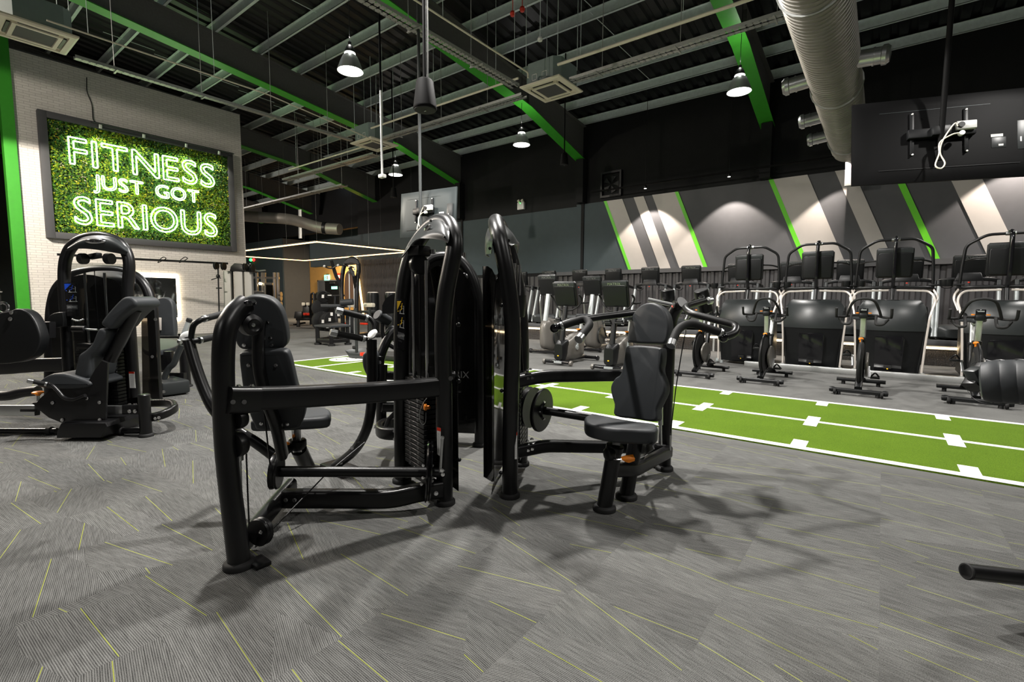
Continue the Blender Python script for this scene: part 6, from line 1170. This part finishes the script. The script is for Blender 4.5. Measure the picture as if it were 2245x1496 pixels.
one('loop_handle', 'black', t, lambda bm: [tube(bm, fillet([D(x, 712, 19), D(x+1, 645, 19), D(x+7, 642, 19), D(x+8, 712, 19)], .1), .04, 8) for x in (681, 691)]); one('rung', 'black', t, lambda bm: [rod(bm, D(682, y, 19), D(699, y, 19), .03) for y in (656, 668, 690)]); one('stacked_box', 'plastic', t, lambda bm: (prism(bm, [D(663, 668, 18.8), D(678, 668, 18.8), D(678, 698, 18.8), D(663, 698, 18.8)], FW*.5, .02), prism(bm, [D(646, 683, 18.8), D(662, 683, 18.8), D(662, 698, 18.8), D(644, 698, 18.8)], FW*.5, .02))); one('trolley_base', 'black', t, lambda bm: (bar(bm, [D(650, 700, 18.8), D(700, 700, 18.8)], .12, .1), bar(bm, [D(654, 702, 18.8), D(654, 714, 18.8)], .1, .1), bar(bm, [D(692, 702, 18.8), D(692, 714, 18.8)], .1, .1), bar(bm, [D(645, 712, 18.8), D(668, 708, 19.2)], .12, .06))); one('coloured_cap', 'red', t, lambda bm: [box(bm, D(x, y, 18.7), (.12, .12, .1), .02) for x, y in ((669, 689), (674, 689))]); one('pale_cap', 'paleplastic', t, lambda bm: [box(bm, D(x, y, 18.7), (.1, .1, .12), .02) for x, y in ((665, 667), (675, 667))]); one('trolley_foot', 'rubber', t, lambda bm: [cyl(bm, (*G(a, b).xy, 0), (*G(a, b).xy, .1), .08, 10) for a, b in ((654, 717), (692, 717))])
for i, (x, w, l) in enumerate(((819, 11, 'black drum shaped machine cover against the slatted wall'), (858, 11, 'second black drum shaped cover further along the slatted wall'))):
    c0 = D(x, 716, 15.5); c0.z = 0
    t = thing('compact_machine', l, 'exercise machine', c0, 'covered machines by the slatted wall'); top = D(x, 640, 15.5).z
    one('drum_body', 'plastic', t, lambda bm: lathe(bm, [(.19, 0), (.19, top-.12), (.17, top-.03), (.1, top), (0, top)], Matrix.Translation(c0), 24)); one('drum_trim', 'champagne', t, lambda bm: lathe(bm, [(.175, top-.04), (.178, top-.03), (.13, top-.005)], Matrix.Translation(c0), 24))
    one('base_frame', 'black', t, lambda bm: (box(bm, c0+V((0, -.3, .06)), (.5, .9, .1), .02), bar(bm, [c0+V((-.2, -.5, .1)), c0+V((-.25, -.6, .75))], .08, .08))); one('seat_pad', 'graphite', t, lambda bm: box(bm, c0+V((-.25, -.7, .78)), (.5, .3, .08), .03)); one('side_pad', 'paleplastic', t, lambda bm: box(bm, c0+V((-.45, -.5, .98)), (.45, .16, .14), .04)); one('red_mark', 'red', t, lambda bm: box(bm, c0+V((-.4, -.75, .4)), (.3, .1, .06), .02))
t = thing('push_sled', 'dark training sled with red weight disc at the turf end', 'sled', G(815, 795))
s0, s1_ = G(766, 787), G(900, 797); sd = (s1_-s0).normalized(); so_ = V((-sd.y, sd.x, 0))
if so_.dot(fwh) < 0: so_ = -so_
one('sled_plate', 'graphite', t, lambda bm: prism(bm, [s0-sd*.12+V((0, 0, .17)), s0+V((0, 0, .02)), s1_+V((0, 0, .02)), s1_+sd*.12+V((0, 0, .17)), s1_+V((0, 0, .12)), s0+V((0, 0, .12))], so_*.6, .01)); one('push_post', 'graphite', t, lambda bm: [cyl(bm, s0+sd*u+so_*q+V((0, 0, .1)), s0+sd*u+so_*q+V((0, 0, 1.0)), .03, 12) for u, q in ((.1, .1), (.1, .5))]); one('post_knob', 'rubber', t, lambda bm: box(bm, s0+sd*.06+so_*.1+V((0, 0, .22)), (.09, .09, .07), .02)); one('weight_disc', 'red', t, lambda bm: cyl(bm, D(805, 781, 9.0), D(805, 773, 9.0), .13, 24, bev=.01)); textmesh('sled_lettering', 'PRIMAL', .07, frame(s0+sd*.45+V((0, 0, .07))-so_*.004, sd, V((0, 0, 1))), 'steel', t, .001)
t = thing('dumbbell_rack', 'low dark rack of dumbbells seen past the brick wall edge', 'rack', (-17.9, 1.4, 0))
for i, z in enumerate((.75, 1.05, 1.35)): one('rack_shelf', 'galvlite', t, bx, (-19.6, -1.5, z-.03), (-19.3, 2.1, z)); one('dumbbell', 'plastic', t, lambda bm: [(cyl(bm, (-19.45, y, z+.09), (-19.2, y, z+.09), .085, 12), cyl(bm, (-19.75, y, z+.09), (-19.55, y, z+.09), .085, 12)) for y in [-1.3+.34*k for k in range(10)]], kind='stuff')
one('rack_leg', 'plastic', t, lambda bm: [bx(bm, (-19.5, y, 0), (-19.4, y+.08, 1.4)) for y in (-1.5, 2.0)])
S('wall_mirrored', 'mirror', bx, (-21.0, -3, 0), (-20.95, 2.15, 2.3)); S('wall_behind', 'darkwall', bx, (-21.3, -3, 0), (-21.0, 2.2, 7.8))
